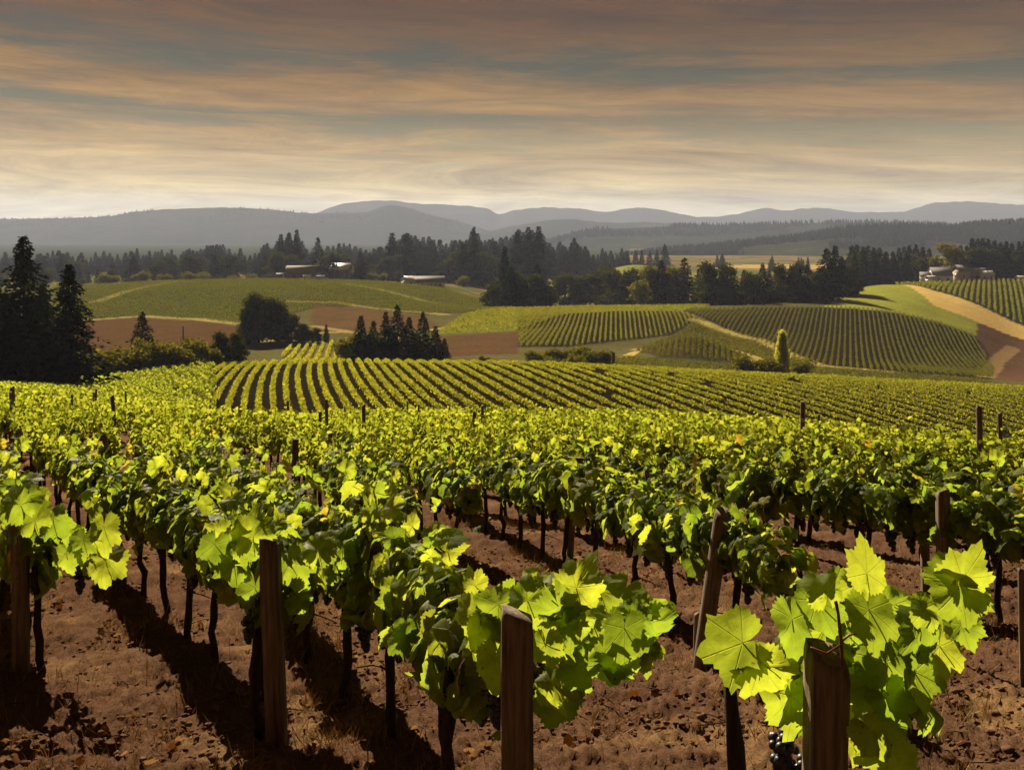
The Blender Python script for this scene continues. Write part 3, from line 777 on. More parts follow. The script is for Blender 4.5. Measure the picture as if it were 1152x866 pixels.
def bespoke(X, Y, specs, Y0, extra, box, label, seed, grapes, spread=.25, post_px=None):
    e = empty('grapevine', (X, Y, float(T(X, Y))-.01)); 
    tr = link('trunk', PLAIN[seed % 4], e)
    P, Nn, Td, Ln = hand_leaves(specs, Y0, extra, box, spread, post_px)
    link('foliage', leaves_mesh('foliage', P-np.array(e.location), Nn, Td, Ln, mat=M_leaf_front), e)
    for (gx, gy, gY) in grapes:
        c = link('grape_cluster', GRAPES[0], e, tuple(pt(gx, gy, gY)-np.array(e.location))); c.scale = (1.3, 1.3, 1.3)
    return tag(e, label, 'grapevine', 'vines of the front rows')
vd = bespoke(.86, 3.52, D_SPEC, 3.18, 34, (870,1080,660,800), 'big bright vine draped round the thick post at bottom right', 3, [(880,820,3.4),(900,850,3.4),(1010,800,3.4)], .25, 932)
[c for c in vd.children if c.name.startswith('trunk')][0].scale = (1.1, 1.1, 1.25)
m = MB(); b0 = pt(948,748,3.12)
m.tube([b0, pt(946,720,3.10), pt(943,690,3.08), pt(940,676,3.08)]-np.array(vd.location), [.006,.006,.005,.006], 6)
m.tube([pt(946,722,3.10), pt(955,714,3.1), pt(966,712,3.1)]-np.array(vd.location), [.004,.004,.003], 6)
m.tube([pt(946,725,3.10), pt(930,735,3.08), pt(912,728,3.08)]-np.array(vd.location), [.004,.004,.003], 6)
m.build('cane', M_cane, vd, True)
bespoke(-.22, 4.35, C_SPEC, 3.92, 22, (540,720,650,740), 'bright vine spilling to the right of the square cut post', 1, [(610,750,4.1),(560,770,4.1),(650,740,4.1)], .2)
bespoke(-1.36-.2, 6.0, B_SPEC, 5.98, 16, (235,400,590,640), 'vine with broad leaves wrapped over the grey post', 2, [(280,690,5.9)], .15)
bespoke(-3.4, 7.15, A_SPEC, 7.0, 16, (0,110,550,620), 'vine with broad drooping leaf beside the left edge post', 4, [(90,640,7.1)], .2)
# second right-hand trunks with little foliage at the right edge
for px, Y, lab in ((1122, 9.0, 'slim bare vine stem right of the big front vine'), (1072, 7.5, 'short bare vine stem behind the big front vine')):
    e = empty('bare_grapevine', at(px, Y)); link('trunk', PLAIN[px % 4], e); tag(e, lab, 'grapevine')

# ------------------------------------------------------------------ posts
def post_mesh(w, h, seed, square=True, chamfer=0.15):
    g = np.random.default_rng(seed); m = MB(); k = 12
    zs = np.array([-.15, 0, .25*h, .5*h, .75*h, h*.97, h])
    ring = []
    for i, z in enumerate(zs):
        for j in range(k):
            a = 2*math.pi*(j+.5)/k
            r = w/2/max(abs(math.cos(a)), abs(math.sin(a)))**(.85 if square else .15)
            r *= 1+.03*math.sin(3*a+seed+z*2) + .02*g.normal()
            if i == len(zs)-1: r *= .93
            top = z + (0.025*math.cos(a+seed)*w/.1 if i >= len(zs)-2 else 0)
            ring.append((math.cos(a)*r+.012*math.sin(z*2+seed), math.sin(a)*r, top))
    n = len(zs)
    Fs = [(i*k+j, i*k+(j+1) % k, (i+1)*k+(j+1) % k, (i+1)*k+j) for i in range(n-1) for j in range(k)]
    Fs += [tuple(range((n-1)*k, n*k)), tuple(range(k-1, -1, -1))]
    m.add(ring, Fs)
    return m.mesh('vineyard_post', M_post)
def post(px, Y, ytop, wpx, label, seed, lean=(0, 0), group=None, square=True):
    p = at(px, Y); h = CAMZ-(ytop-YH)/F*Y-p.z
    o = link('vineyard_post', post_mesh(wpx*Y/F, h, seed, square), None, p)
    o.rotation_euler = (lean[0], lean[1], .1*math.sin(seed*3.1))
    tag(o, label, 'post', group); return o
post(22, 7.1, 585, 15, 'short dark post standing at the left edge of the front rows', 1)
post(310, 5.8, 608, 21, 'grey weathered post on bare soil with a leaf across it', 2, (0, -.02))
post(585, 3.79, 690, 36, 'thick square cut post at bottom centre with lit top', 3)
post(930, 3.19, 735, 42, 'thick dark post at bottom right half hidden by big leaves', 4)
post(790, 7.33, 575, 19, 'tall dark post leaning right among vines right of centre', 5, (0, .12), square=False)
post(783, 7.5, 690, 6, 'thin metal like stake beside the leaning dark post', 6, square=False)
post(1060, 9.0, 552, 12, 'dark upright post rising above the far right vines', 7)
post(1040, 9.6, 560, 8, 'narrow dark post left of the far right upright post', 8)
post(1151, 6.9, 640, 8, 'slim dark stake at the right edge of the picture', 9, square=False)
for i, (px, Y, yt, w, lab, lean) in enumerate([
    (112, 17, 503, 8, 'forked dark post among vines near the left edge', .06), (183, 18, 499, 6, 'straight dark post in the left vine mass', 0), (155, 16.5, 515, 6, 'half buried dark post beside the straight left post', 0),
    (332, 16, 507, 7, 'dark post in the vines above the grey weathered post', 0), (371, 22, 500, 5, 'thin post in the vine mass left of centre', 0), (462, 22, 512, 4, 'small post in the vine mass just left of centre', 0),
    (640, 12.5, 532, 8, 'dark post with a short crosspiece behind the centre vines', .05), (742, 12, 541, 5, 'thin stake leaning left behind the leaning dark post', -.13), (578, 20, 520, 4, 'short slim post at the centre of the vine mass', 0),
    (890, 13, 556, 7, 'dark post leaning left among the right vines', -.12), (732, 24, 488, 4, 'slim post in the far right of centre vines', 0), (820, 19, 520, 5, 'stubby post in the vines right of the leaning post', 0),
    (940, 21, 520, 4, 'slim upright post deep in the right vines', 0), (240, 13.5, 548, 8, 'stout dark post in the shade behind the second row', 0)]):
    o = post(px, Y, yt-13, w, lab, 20+i, (0, lean), square=False)
    if 'crosspiece' in lab:
        m = MB(); hh = CAMZ-(yt-13-YH)/F*Y-at(px, Y).z; m.box((.05, 0, hh+.03), (.26, .06, .05)); m.build('crosspiece', M_post, o)
ngen = 0
for Y, X, dd in cand[20:1300:21]:
    if Y > 50: break
    o = link('vineyard_post', post_mesh(.09, random.uniform(1.75, 2.25), 60+ngen, False), None, (X+.3, Y, float(T(X+.3, Y))))
    o.rotation_euler = (random.uniform(-.05, .05), random.uniform(-.06, .06), random.random())
    tag(o, 'slim weathered post poking out of the massed vines further back', 'post', 'posts poking out of the massed vines'); ngen += 1

# ------------------------------------------------------------------ clods, dry grass, fallen leaves
def build_clods():
    V, Fc = ICO; n = 9000
    Y = 2.2+14*rng.random(n)**1.6; X = (rng.random(n)*2-1)*(.6*Y+.5)
    s = rng.uniform(.006, .02, n)*(1+.8*(rng.random(n) < .07)); z = T(X, Y)+.02
    Vs = V[None]*s[:, None, None]*(1+.3*rng.normal(size=(n, len(V), 1))*.6)*np.array((1.2, 1, .7))+np.stack([X, Y, z], 1)[:, None]
    Fs = Fc[None]+np.arange(n)[:, None, None]*len(V)
    o = link('gravel', mesh_np('gravel', Vs.reshape(-1, 3), [Fs.reshape(-1, 3)], M_clod))
    tag(o, 'loose soil clods and stones scattered between the front rows', 'gravel', kind='stuff')
build_clods()
def build_dry():
    Ps = []
    for post_, ex, ey, dr, t0, ln in ROWS:
        dd = R(dr)
        for c in range(80):
            t = rng.uniform(-.5, ln*.8); o_ = rng.normal()*.16-.05
            if vnoise(np.array(t*1.1), np.array(ex*3.0), 4) < .42: continue
            cx = ex+math.sin(dd)*t+math.cos(dd)*o_; cy = ey+math.cos(dd)*t+math.sin(-dd)*o_
            k = rng.integers(25, 70); r = rng.uniform(.06, .2)
            Ps.append(np.stack([cx+rng.normal(size=k)*r, cy+rng.normal(size=k)*r], 1))
    for c in range(900):
        Y = rng.uniform(3.5, 14); X = rng.uniform(-.55, .55)*Y; k = rng.integers(6, 24)
        Ps.append(np.stack([X+rng.normal(size=k)*.1, Y+rng.normal(size=k)*.1], 1))
    P2 = np.concatenate(Ps); n = len(P2)
    P = np.column_stack([P2, T(P2[:, 0], P2[:, 1])-.01])
    Td = np.stack([rng.normal(size=n)*.6, rng.normal(size=n)*.6, np.abs(rng.normal(size=n))*.5+.45], 1)
    V, f = cards(P, rnd(n), Td, rng.uniform(.06, .20, n), rng.uniform(.003, .007, n))
    o = link('dry_grass', mesh_np('dry_grass', V, [f], M_dry)); tag(o, 'dry golden grass tufts under the front vine rows', 'grass', kind='stuff')
build_dry()

def build_litter():
    n = 1500; Y = 2.4+13*rng.random(n)**1.4; X = (rng.random(n)*2-1)*(.6*Y+.5)
    k = vnoise(X*.8, Y*.8, 63) > .42; X, Y = X[k], Y[k]; n = len(X)
    P = np.column_stack([X, Y, T(X, Y)+.025+.02*rng.random(n)])
    Nn = unit(np.array((0, 0, 1.0))+rnd(n)*.4); Td = rnd(n); Td[:, 2] *= .3
    o = link('leaf_litter', leaves_mesh('leaf_litter', P, Nn, Td, rng.uniform(.025, .06, n), hi=False, mat=M_litter)); tag(o, 'dry brown vine leaves fallen on the soil', 'leaf litter', kind='stuff')
    m = MB()
    for i in range(260):
        y = 2.6+10*random.random()**1.3; x = random.uniform(-1, 1)*(.58*y+.4); a = random.uniform(0, 6.28); l = random.uniform(.06, .3); z = float(T(x, y))+.035
        b_ = random.uniform(-.05, .05)
        m.tube([(x, y, z), (x+math.cos(a)*l*.5+b_, y+math.sin(a)*l*.5, z+.015), (x+math.cos(a)*l, y+math.sin(a)*l+b_, z-.005)], [.004, .0035, .002], 4)
    o = m.build('prunings', M_vinebark); tag(o, 'thin dead twigs lying between the front rows', 'twigs', kind='stuff')
M_litter = foliage_mat('dead_leaf', (.10,.045,.02), (.22,.12,.04), (.2,.12,.04), mixf=.2, rough=.8, spec=0)
build_litter()

# ------------------------------------------------------------------ mid hill rows: every row a thing
def row_cards(pts2, dirv, per, size, h=1.25, w=.5, base=.25, nz=.5):
    n = len(pts2)*per
    c = np.repeat(pts2, per, 0)
    a = rng.uniform(-.25*math.pi, 1.25*math.pi, n); rad = np.sqrt(rng.uniform(.35, 1, n))*(.55+.9*vnoise(c[:, 0]*1.9, c[:, 1]*1.9, 5))
    s = rng.uniform(-.5, .5, n)
    step = np.hypot(*(pts2[1]-pts2[0])) if len(pts2) > 1 else .5
    X = c[:, 0]+dirv[0]*s*step+np.cos(a)*rad*w*dirv[1]; Y = c[:, 1]+dirv[1]*s*step-np.cos(a)*rad*w*dirv[0]
    mid = base+(h-base)*.5
    Z = T(X, Y)+mid+np.sin(a)*rad*(h-base)*.5
    out = np.stack([np.cos(a)*dirv[1], -np.cos(a)*dirv[0], np.sin(a)+.3], 1)
    Ln = rng.uniform(.7, 1.3, n)*size
    return cards(np.stack([X, Y, Z], 1), unit(out+rnd(n)*nz), rnd(n)-np.array((0, 0, .4)), Ln, Ln*.9)
MD = R(-12.6); mu = np.array((math.sin(MD), math.cos(MD))); mn = np.array((math.cos(MD), -math.sin(MD)))
nrow = 0
for k in range(-24, 58):
    q = 1.82*k+max(0, k-10)**1.5*.24
    t = np.arange(60, 240, .42)
    bend = 1.2*np.sin(t*.03+k*.05)
    P = np.outer(t, mu)+np.outer(q+bend, mn)
    px = CX+F*P[:, 0]/P[:, 1]
    ok = inpoly(P[:, 0], P[:, 1], PMID) & (px > -30) & (px < 1260) & (P[:, 1] < 208)
    # left end of the hill carries the leafy slope instead
    ok &= P[:, 0]/P[:, 1] > -.335+.02*np.sin(P[:, 1]*.2)
    gap = vnoise(t*.35, t*0+k*3.3, 12) > .10
    P = P[ok & gap]
    if len(P) < 12: continue
    V, f = row_cards(P, mu, 17, .20, 1.0 if k < 8 else max(.70, 1.0-.025*(k-8)), .31, .12, .32)
    # stems under the hedge
    o = link('vine_row', mesh_np('vine_row', V, [f], M_row))
    side = px[ok].mean()
    if side < 330: lab, gr = 'short straight vine row on the left end of the middle hill', 'vine rows at the left end of the middle hill'
    elif side < 700: lab, gr = 'slanting vine row over the centre of the middle hill', 'vine rows over the centre of the middle hill'
    else: lab, gr = 'long diagonal vine row on the right side of the middle hill', 'vine rows on the right side of the middle hill'
    tag(o, lab, 'vine row', gr); nrow += 1
print('rows', nrow)

def block(poly, dirdeg, spacing, step, per, size, label, h=1.2, w=.36, mat=None, base=.2):
    dd = R(dirdeg); u = np.array((math.sin(dd), math.cos(dd))); n_ = np.array((math.cos(dd), -math.sin(dd)))
    A = np.array(poly); qa = A@n_; ta = A@u
    Vs, Fs, off = [], [], 0
    for q in np.arange(qa.min(), qa.max(), spacing):
        t = np.arange(ta.min(), ta.max(), step)
        P = np.outer(t, u)+q*n_; P = P[inpoly(P[:, 0], P[:, 1], poly)]
        if len(P) < 3: continue
        P = P[vnoise(P[:, 0]*.4, P[:, 1]*.4, 31) > .12]
        if len(P) < 3: continue
        V, f = row_cards(P, u, per, size, h*random.uniform(.85, 1.1), w, base); Vs.append(V); Fs.append(f+off); off += len(V)
    o = link('vineyard_block', mesh_np('vineyard_block', np.concatenate(Vs), [np.concatenate(Fs)], mat or M_rowfar))
    tag(o, label, 'vineyard', kind='stuff')
block(PC4, 19, 1.75, .5, 7, .30, 'steep vineyard of dark upright rows below the green dome', 1.4, .19)
block(PC2, 6, 1.75, .5, 7, .30, 'vineyard of upright rows facing us on the centre hill', 1.4, .24, M_rowmid)
block(PC1, 80, 2.2, .7, 5, .5, 'sunlit vineyard on top of the centre hill', .9, .4, M_rowmid)
block(PC3, 12, 1.6, .5, 7, .36, 'small vineyard on the round spur before the centre hill', 1.3)
block(PC5, 35, 2.0, .55, 6, .40, 'narrow curving vineyard strip beside the spur', 1.2)
block(PC6, 26, 2.6, .8, 6, .6, 'vineyard with upright rows on the far right ridge', 1.6, .36, M_rowmid)
block(PL1, 48, 3.7, .8, 8, .40, 'broad vineyard slope with fine rows on the left hill', 1.15, .42, M_rowfar)
PFR = W([(600,226),(1115,226),(1112,254),(925,256),(892,270),(850,254),(742,256),(705,268),(600,264)])
block(PFR, 74, 2.6, .6, 6, .4, 'weedy strip of low vines between the middle hill and the far hills', .9)
block(PS1, -9, 2.3, .5, 10, .34, 'little patch of short rows beside the dark tree clump', 1.2, mat=M_row)

# ------------------------------------------------------------------ trees
def conifer_proto(seed, levels, brs, cpb, width=.17, csize=.05, irregular=.25, base=.05):
    g = np.random.default_rng(seed)
    P, Nn, Td, Ln = [], [], [], []
    for lv in range(levels):
        f = lv/(levels-1); z = base+(.985-base)*f**.92
        rr = width*(1-f)**.9*(1+irregular*g.normal()*.6)+.006
        nb = max(3, int(brs*(1-.5*f)))
        a0 = g.random()*6.28
        for b in range(nb):
            a = a0+6.283*b/nb+g.normal()*.3; r = rr*np.clip(1+irregular*g.normal(), .35, 1.5)
            if g.random() < .06: continue
            dirv = np.array((math.cos(a), math.sin(a), 0))
            for c in range(cpb):
                s = (c+g.random())/cpb
                s = s**.7
                p = dirv*r*s+np.array((0, 0, z+.10*r*s-.45*r*s*s))+g.normal(size=3)*.006
                P.append(p); Td.append(dirv*(.9)+g.normal(size=3)*.45+np.array((0, 0, -.35)))
                Nn.append(np.array((0, 0, 1.0))+g.normal(size=3)*.55); Ln.append(csize*g.uniform(.6, 1.3)*(.55+.6*(1-f)))
    P = np.array(P); Ln = np.array(Ln)
    V, f = cards(P, np.array(Nn), np.array(Td), Ln, Ln*.55, .1)
    cr = mesh_np('crown', V, [f], M_needle)
    m = MB(); zs = np.linspace(-.02, .95, 8); m.tube(np.column_stack([zs*0, zs*0, zs]), np.linspace(.018, .002, 8), 7)
    return m.mesh('trunk', M_bark, True), cr
def broad_proto(seed, ncl=16, per=420, size=.05, mat=None, spread=.26, trunk=.0, zsq=.8):
    g = np.random.default_rng(seed); m = MB()
    zt = np.linspace(-.03, .6, 6); m.tube(np.column_stack([.01*np.sin(zt*7), zt*0, zt]), np.linspace(.03, .012, 6), 7)
    P, out = [], []
    for i in range(ncl):
        a = g.random()*6.28; f = (i+.5)/ncl; z = trunk+.10+(.76-trunk)*f
        rr = spread*max(.05, 1-((z-.42)/.5)**2)**.5*g.uniform(.35, 1.0)
        c = np.array((math.cos(a)*rr, math.sin(a)*rr, z)); R_ = g.uniform(.11, .18)
        m.tube([np.array((0, 0, min(z-.12, .5))), c*np.array((.5, .5, 1))-np.array((0, 0, .05)), c], [.011, .007, .003], 5)
        d_ = unit(g.normal(size=(per, 3))); rad = g.random(per)**.4*R_*(1+.25*g.normal(size=per))
        P.append(c+d_*rad[:, None]*np.array((1, 1, zsq))); out.append(d_)
    P = np.concatenate(P); out = np.concatenate(out); n = len(P)
    Ln = g.uniform(.6, 1.3, n)*size
    V, f = cards(P, unit(out+g.normal(size=(n, 3))*.6+np.array((0, 0, .3))), g.normal(size=(n, 3)), Ln, Ln*.8)
    V[:, 2] = np.clip(V[:, 2], .02, 1.1)
    return m.mesh('trunk', M_bark, True), mesh_np('crown', V, [f], mat or M_tree)
def bush_proto(seed, per=260, mat=None):
    g = np.random.default_rng(seed); m = MB(); P, out = [], []
    for i in range(9):
        a = g.random()*6.28; rr = g.uniform(.1, .42); c = np.array((math.cos(a)*rr, math.sin(a)*rr, g.uniform(.25, .68)))
        m.tube([np.array((0, 0, -.05)), c*.6, c], [.03, .02, .008], 5)
        d_ = unit(g.normal(size=(per, 3))); rad = g.random(per)**.4*g.uniform(.2, .32)
        P.append(c+d_*rad[:, None]); out.append(d_)
    P = np.concatenate(P); out = np.concatenate(out); n = len(P); P[:, 2] = np.abs(P[:, 2])
    Ln = g.uniform(.6, 1.3, n)*.085
    V, f = cards(P, unit(out+g.normal(size=(n, 3))*.6), g.normal(size=(n, 3)), Ln, Ln*.8)
    return m.mesh('stem', M_bark, True), mesh_np('foliage', V, [f], mat or M_bush)

CON_HI = [conifer_proto(300+s, 46, 10, 18, w, .042, .32) for s, w in enumerate((.26, .21, .24))]
CON = [conifer_proto(320+s, 34, 9, 10, w, .058, .2, .03) for s, w in enumerate((.17, .20, .14, .24, .18, .21))]
BRO = [broad_proto(340+s, spread=w) for s, w in enumerate((.24, .30, .34, .27))]
BRO_G = [broad_proto(350+s, mat=M_bush, spread=.3) for s in range(2)]
BUSH = [bush_proto(360+s) for s in range(3)]
BUSH_D = [bush_proto(370+s, mat=M_tree) for s in range(2)]

def tree(kind, protos, i, px, ytop, Y, wide, label, cat, group=None, names=('trunk', 'crown'), sink=.15):
    tr, cr = protos[i % len(protos)]
    p = at(px, Y); h = max(1.0, CAMZ-(ytop-YH)/F*Y-p.z)
    p.z -= sink
    e = empty(kind, p, random.uniform(0, 6.28), (h*wide, h*wide, h))
    link(names[0], tr, e); link(names[1], cr, e)
    return tag(e, label, cat, group)

# the three big dark firs on the left
tree('fir_tree', CON_HI, 0, 27, 264, 136, 1.1, 'tallest black green fir at the left edge above the vines', 'fir tree')
tree('fir_tree', CON_HI, 1, 78, 296, 140, 1.2, 'second dark fir just right of the tallest left fir', 'fir tree')
tree('fir_tree', CON_HI, 2, -12, 292, 139, 1.1, 'dark fir half cut off by the left picture edge', 'fir tree')
tree('fir_tree', CON_HI, 1, 48, 318, 143, 1.15, 'lower dark fir filling the gap between the two big left firs', 'fir tree')
tree('fir_tree', CON_HI, 0, 8, 330, 133, 1.2, 'squat dark fir in front of the tallest left fir', 'fir tree')
# left middle ground
tree('fir_tree', CON, 3, 160, 350, 215, 1.25, 'small pointed fir standing alone behind the golden bushes', 'fir tree')
for i, (px, yt, Y, w, lab) in enumerate([(100, 402, 178, 1.7, 'low olive bush beside the big firs'), (122, 391, 184, 1.7, 'golden bush left of the small pointed fir'), (142, 387, 186, 1.5, 'golden bush under the small pointed fir'),
        (176, 373, 190, .9, 'tall rounded olive bush right of the small pointed fir'), (200, 384, 188, 1.2, 'golden bush at the left end of the row field'), (218, 377, 196, 1.0, 'round green bush left of the dark round tree'), (236, 386, 197, .9, 'small green bush touching the dark round tree')]):
    tree('bush', BUSH, i, px, yt, Y, w, lab, 'bush', 'golden bushes on the left', ('stem', 'foliage'))
tree('round_tree', BRO, 2, 255, 370, 205, 1.15, 'dark round tree at the left end of the row field', 'tree')
tree('round_tree', BRO, 1, 268, 380, 207, 1.1, 'lower dark tree touching the round tree on its right', 'tree')
for i, (px, yt, Y, w, lab) in enumerate([(291, 327, 307, .95, 'tallest broad dark tree of the left clump'), (312, 336, 310, .9, 'broad dark tree right of the tallest in the left clump'), (328, 350, 308, 1.0, 'dark tree on the right slope of the left clump'),
        (280, 345, 302, .9, 'dark tree on the left flank of the left clump'), (342, 362, 306, 1.1, 'low dark tree near the right end of the left clump'), (356, 368, 308, 1.1, 'lowest tree at the right end of the left clump')]):
    tree('broad_tree', BRO, i, px, yt, Y, w*1.15, lab, 'tree', 'dark clump of trees on the left')
tree('fir_tree', CON, 4, 367, 364, 312, 1.2, 'tiny pointed fir at the right tip of the left clump', 'fir tree')
for i, (px, yt, Y, w) in enumerate([(406, 354, 232, 1.2), (420, 360, 236, 1.2), (434, 350, 233, 1.1), (447, 342, 238, 1.0), (460, 356, 232, 1.2), (476, 350, 238, 1.1), (490, 366, 234, 1.3), (415, 375, 226, 1.5), (443, 372, 226, 1.5), (468, 374, 227, 1.5), (500, 380, 233, 1.4)]):
    tree('fir_tree', CON, i, px, yt, Y, w*1.15, 'dark fir in the dense clump just behind the middle hill', 'fir tree', 'dark clump of firs behind the middle hill')
tree('bush', BUSH, 1, 398, 371, 250, 1.4, 'lime green bush left of the dark fir clump', 'bush', None, ('stem', 'foliage'))
for i, (px, yt, Y, w, lab) in enumerate([(545, 399, 203, 1.4, 'tiny dark bush on the crest of the middle hill'), (602, 393, 240, 1.6, 'green shrub under the left of the upright rows'), (628, 390, 246, 1.8, 'green shrub under the upright rows of the centre hill'),
        (662, 386, 238, 1.5, 'rounded green shrub left of the small spur'), (676, 392, 236, 1.4, 'low shrub at the foot of the small spur'), (648, 397, 232, 1.6, 'low hedge shrub beside the dark marker post'), (846, 396, 236, 1.6, 'feathery green shrub left of the golden poplar'), (862, 400, 232, 1.4, 'low green shrub at the foot of the golden poplar'), (905, 402, 232, 1.3, 'dark low shrub right of the golden poplar')]):
    tree('bush', BUSH if i else BUSH_D, i, px, yt, Y, w, lab, 'bush', None, ('stem', 'foliage'))
# golden columnar poplar
def poplar():
    p = at(880, 232); h = CAMZ-(372-YH)/F*232-p.z
    e = empty('poplar_tree', p); n = 3600
    f = rng.random(n)**.9; a = rng.random(n)*6.28; r = 2.0*np.minimum(1, (f*4+.45))*rng.random(n)**.45*(1-.72*f**1.5)*(.65+.6*vnoise(a*2.2, f*16, 6))
    P = np.stack([np.cos(a)*r, np.sin(a)*r, f*h*.93], 1)
    V, fc = cards(P, rnd(n), np.stack([rng.normal(size=n)*.38, rng.normal(size=n)*.38, np.ones(n)], 1), rng.uniform(.5, 1.5, n), rng.uniform(.12, .25, n))
    m = MB(); m.tube([(0,0,-.1),(.1,0,h*.4),(0,.05,h*.9)], [.22,.13,.03], 7); m.build('trunk', M_bark, e, True)
    link('crown', mesh_np('crown', V, [fc], M_gold), e); tag(e, 'slim golden poplar at the foot of the dark upright rows', 'poplar tree')
poplar()
# dark marker post and other poles on the middle hill
o = post(690, 204, 396, 3.4, 'dark marker post on the crest of the middle hill', 91)
o = post(206, 300, 366, 1.6, 'thin pole standing in the left brown field', 92, square=False)
def snag():
    e = empty('dead_tree', at(115, 200)); m = MB()
    m.tube([(-1.0,0,-.1),(-1.1,0,2.0),(-.9,0,3.8),(-.2,0,4.7),(.5,0,4.3)], [.55,.5,.6,.55,.4], 8); m.tube([(.9,0,-.1),(1.0,.1,2.2),(.7,0,3.9),(.1,0,4.6)], [.5,.5,.5,.4], 8)
    m.build('trunk', M_bark, e, True)
    n = 900; t = rng.random(n); s = np.where(rng.random(n) < .5, -1, 1)
    P = np.stack([s*(1.0-.3*t**3)+rng.normal(size=n)*.3, rng.normal(size=n)*.35, 1.0+3.9*t+rng.normal(size=n)*.15], 1)
    V, f = cards(P, rnd(n), rnd(n)-np.array((0, 0, .6)), rng.uniform(.2, .45, n), rng.uniform(.15, .3, n))
    link('foliage', mesh_np('foliage', V, [f], M_needle), e); tag(e, 'twin stemmed ivy covered snag right of the big firs', 'dead tree')
snag()

# valley trees in the middle
for i, (px, yt, Y, w, k, lab) in enumerate([
    (568, 276, 475, .9, 'c', 'tall thin fir spire beside the dark cone tree'), (575, 300, 455, 1.5, 'c', 'wide dark cone tree at the saddle between the hills'), (590, 304, 470, 1.3, 'b', 'dark round tree behind the wide cone tree'),
    (604, 296, 478, 1.2, 'c', 'dark fir right of the wide cone tree'), (612, 318, 465, 1.5, 'b', 'low dark tree at the saddle edge'), (556, 318, 470, 1.3, 'b', 'low dark tree left of the wide cone tree'),
    (636, 306, 560, 1.3, 'b', 'round dark tree left of the pair in the valley'), (654, 309, 570, 1.2, 'b', 'smaller round tree between the valley trees'), (670, 302, 590, 1.3, 'b', 'neat round dark tree in the valley middle'), (686, 297, 620, 1.2, 'b', 'small round tree up behind the valley trees'),
    (700, 300, 540, 1.4, 'b', 'broad dark tree at the right of the valley trees'), (714, 306, 560, 1.3, 'b', 'low dark tree right of the broad valley tree'), (733, 296, 500, 1.3, 'r', 'russet brown tree left of the dark fir pair'), (744, 292, 495, 1.2, 'c', 'dark fir beside the russet brown tree'),
    (755, 297, 505, 1.2, 'r', 'russet tree between two dark firs'), (770, 290, 480, 1.35, 'c', 'big dark fir at the left of the right hand belt')]):
    if k == 'c': tree('fir_tree', CON, i, px, yt, Y, w*1.1, lab, 'fir tree', 'trees in the valley')
    elif k == 'b': tree('broad_tree', BRO, i, px, yt, Y, w*1.1, lab, 'tree', 'trees in the valley')
    else: tree('broad_tree', BRO_G, i, px, yt, Y, w, lab, 'tree', 'trees in the valley')
belt = [(784,302),(797,306),(805,288),(812,308),(826,302),(838,310),(848,301),(858,296),(866,304),(876,300),(887,289),(897,306),(907,297),(915,304),(922,298),(932,279),(940,276),(947,288),(955,296),(928,300),(880,306),(790,314),(818,312),(835,303),(900,300)]
for i, (px, yt) in enumerate(belt):
    if i % 4 == 2: tree('broad_tree', BRO, i, px, yt+4, 455+random.uniform(-14, 15), 1.15, 'dark rounded tree in the belt above the upright rows', 'tree', 'rounded trees in the belt above the upright rows')
    else: tree('fir_tree', CON, i, px+random.uniform(-2, 2), yt, 462+random.uniform(-14, 25), random.uniform(1.15, 1.5), 'dark fir in the belt of trees above the upright rows', 'fir tree', 'belt of firs above the upright rows')
x = 958
i = 0
while x < 1175:
    yt = 277+4*math.sin(x*.09)+random.uniform(-3, 4)-(7 if x > 1090 else 0)+(10 if 1050 < x < 1072 else 0)
    tree('fir_tree', CON, i, x, yt, random.uniform(625, 665), random.uniform(1.1, 1.4), 'dark fir in the tall belt behind the right hand farm', 'fir tree', 'belt of firs behind the right hand farm')
    if i % 2 == 0: tree('broad_tree', BRO, i, x+3, yt+random.uniform(8, 16), random.uniform(618, 640), 1.2, 'dark broad tree in the belt behind the right hand farm', 'tree', 'broad trees behind the right hand farm')
    x += random.uniform(5.5, 8.5); i += 1
for i, (px, yt) in enumerate([(962,284),(972,280),(984,282),(995,284),(1006,286),(1020,285)]):
    tree('fir_tree', CON, i+2, px, yt, 600+3*i, 1.25, 'dark fir at the near left end of the right hand belt', 'fir tree', 'firs at the near end of the right hand belt')
tree('broad_tree', BRO_G, 0, 1066, 271, 612, 1.2, 'sunlit yellow green tree above the right hand farm', 'tree')

# hazy forest across the left and centre
env = [(-30,284),(40,279),(60,276),(100,279),(140,282),(200,276),(230,273),(262,276),(285,277),(310,272),(316,262),(334,259),(343,275),(360,270),(385,271),(400,275),(428,272),(440,264),(458,262),(474,268),(492,266),(510,270),(520,266),(533,256),(545,267),(560,264),(575,262),(590,260),(606,256),(615,270),(630,274),(645,268),(664,274),(690,280),(730,284)]
ex_, ey_ = np.array(env, float).T
x = -25.0; i = 0
while x < 705:
    e0 = float(np.interp(x, ex_, ey_)); cl = 9*vnoise(np.array(x*.06), np.array(1.0), 91)
    tree('fir_tree', CON, random.randrange(6), x, e0+cl+random.uniform(-4, 5), 1040+random.uniform(-120, 160), random.uniform(1.1, 1.9), 'hazy fir in the back of the long forest under the hills', 'fir tree', 'firs at the back of the long forest')
    if random.random() < .62 and x < 548:
        k = random.random() < .68
        tree('fir_tree' if k else 'broad_tree', CON if k else BRO, random.randrange(6), x+2, e0+cl+random.uniform(6, 26), 800+random.uniform(-50, 100), random.uniform(1.2, 2.0),
             'hazy fir along the front of the long forest' if k else 'hazy broad tree along the front of the long forest', 'fir tree' if k else 'tree', 'trees along the front of the long forest' if k else 'broad trees along the front of the long forest')
    x += random.uniform(2.5, 7.0); i += 1
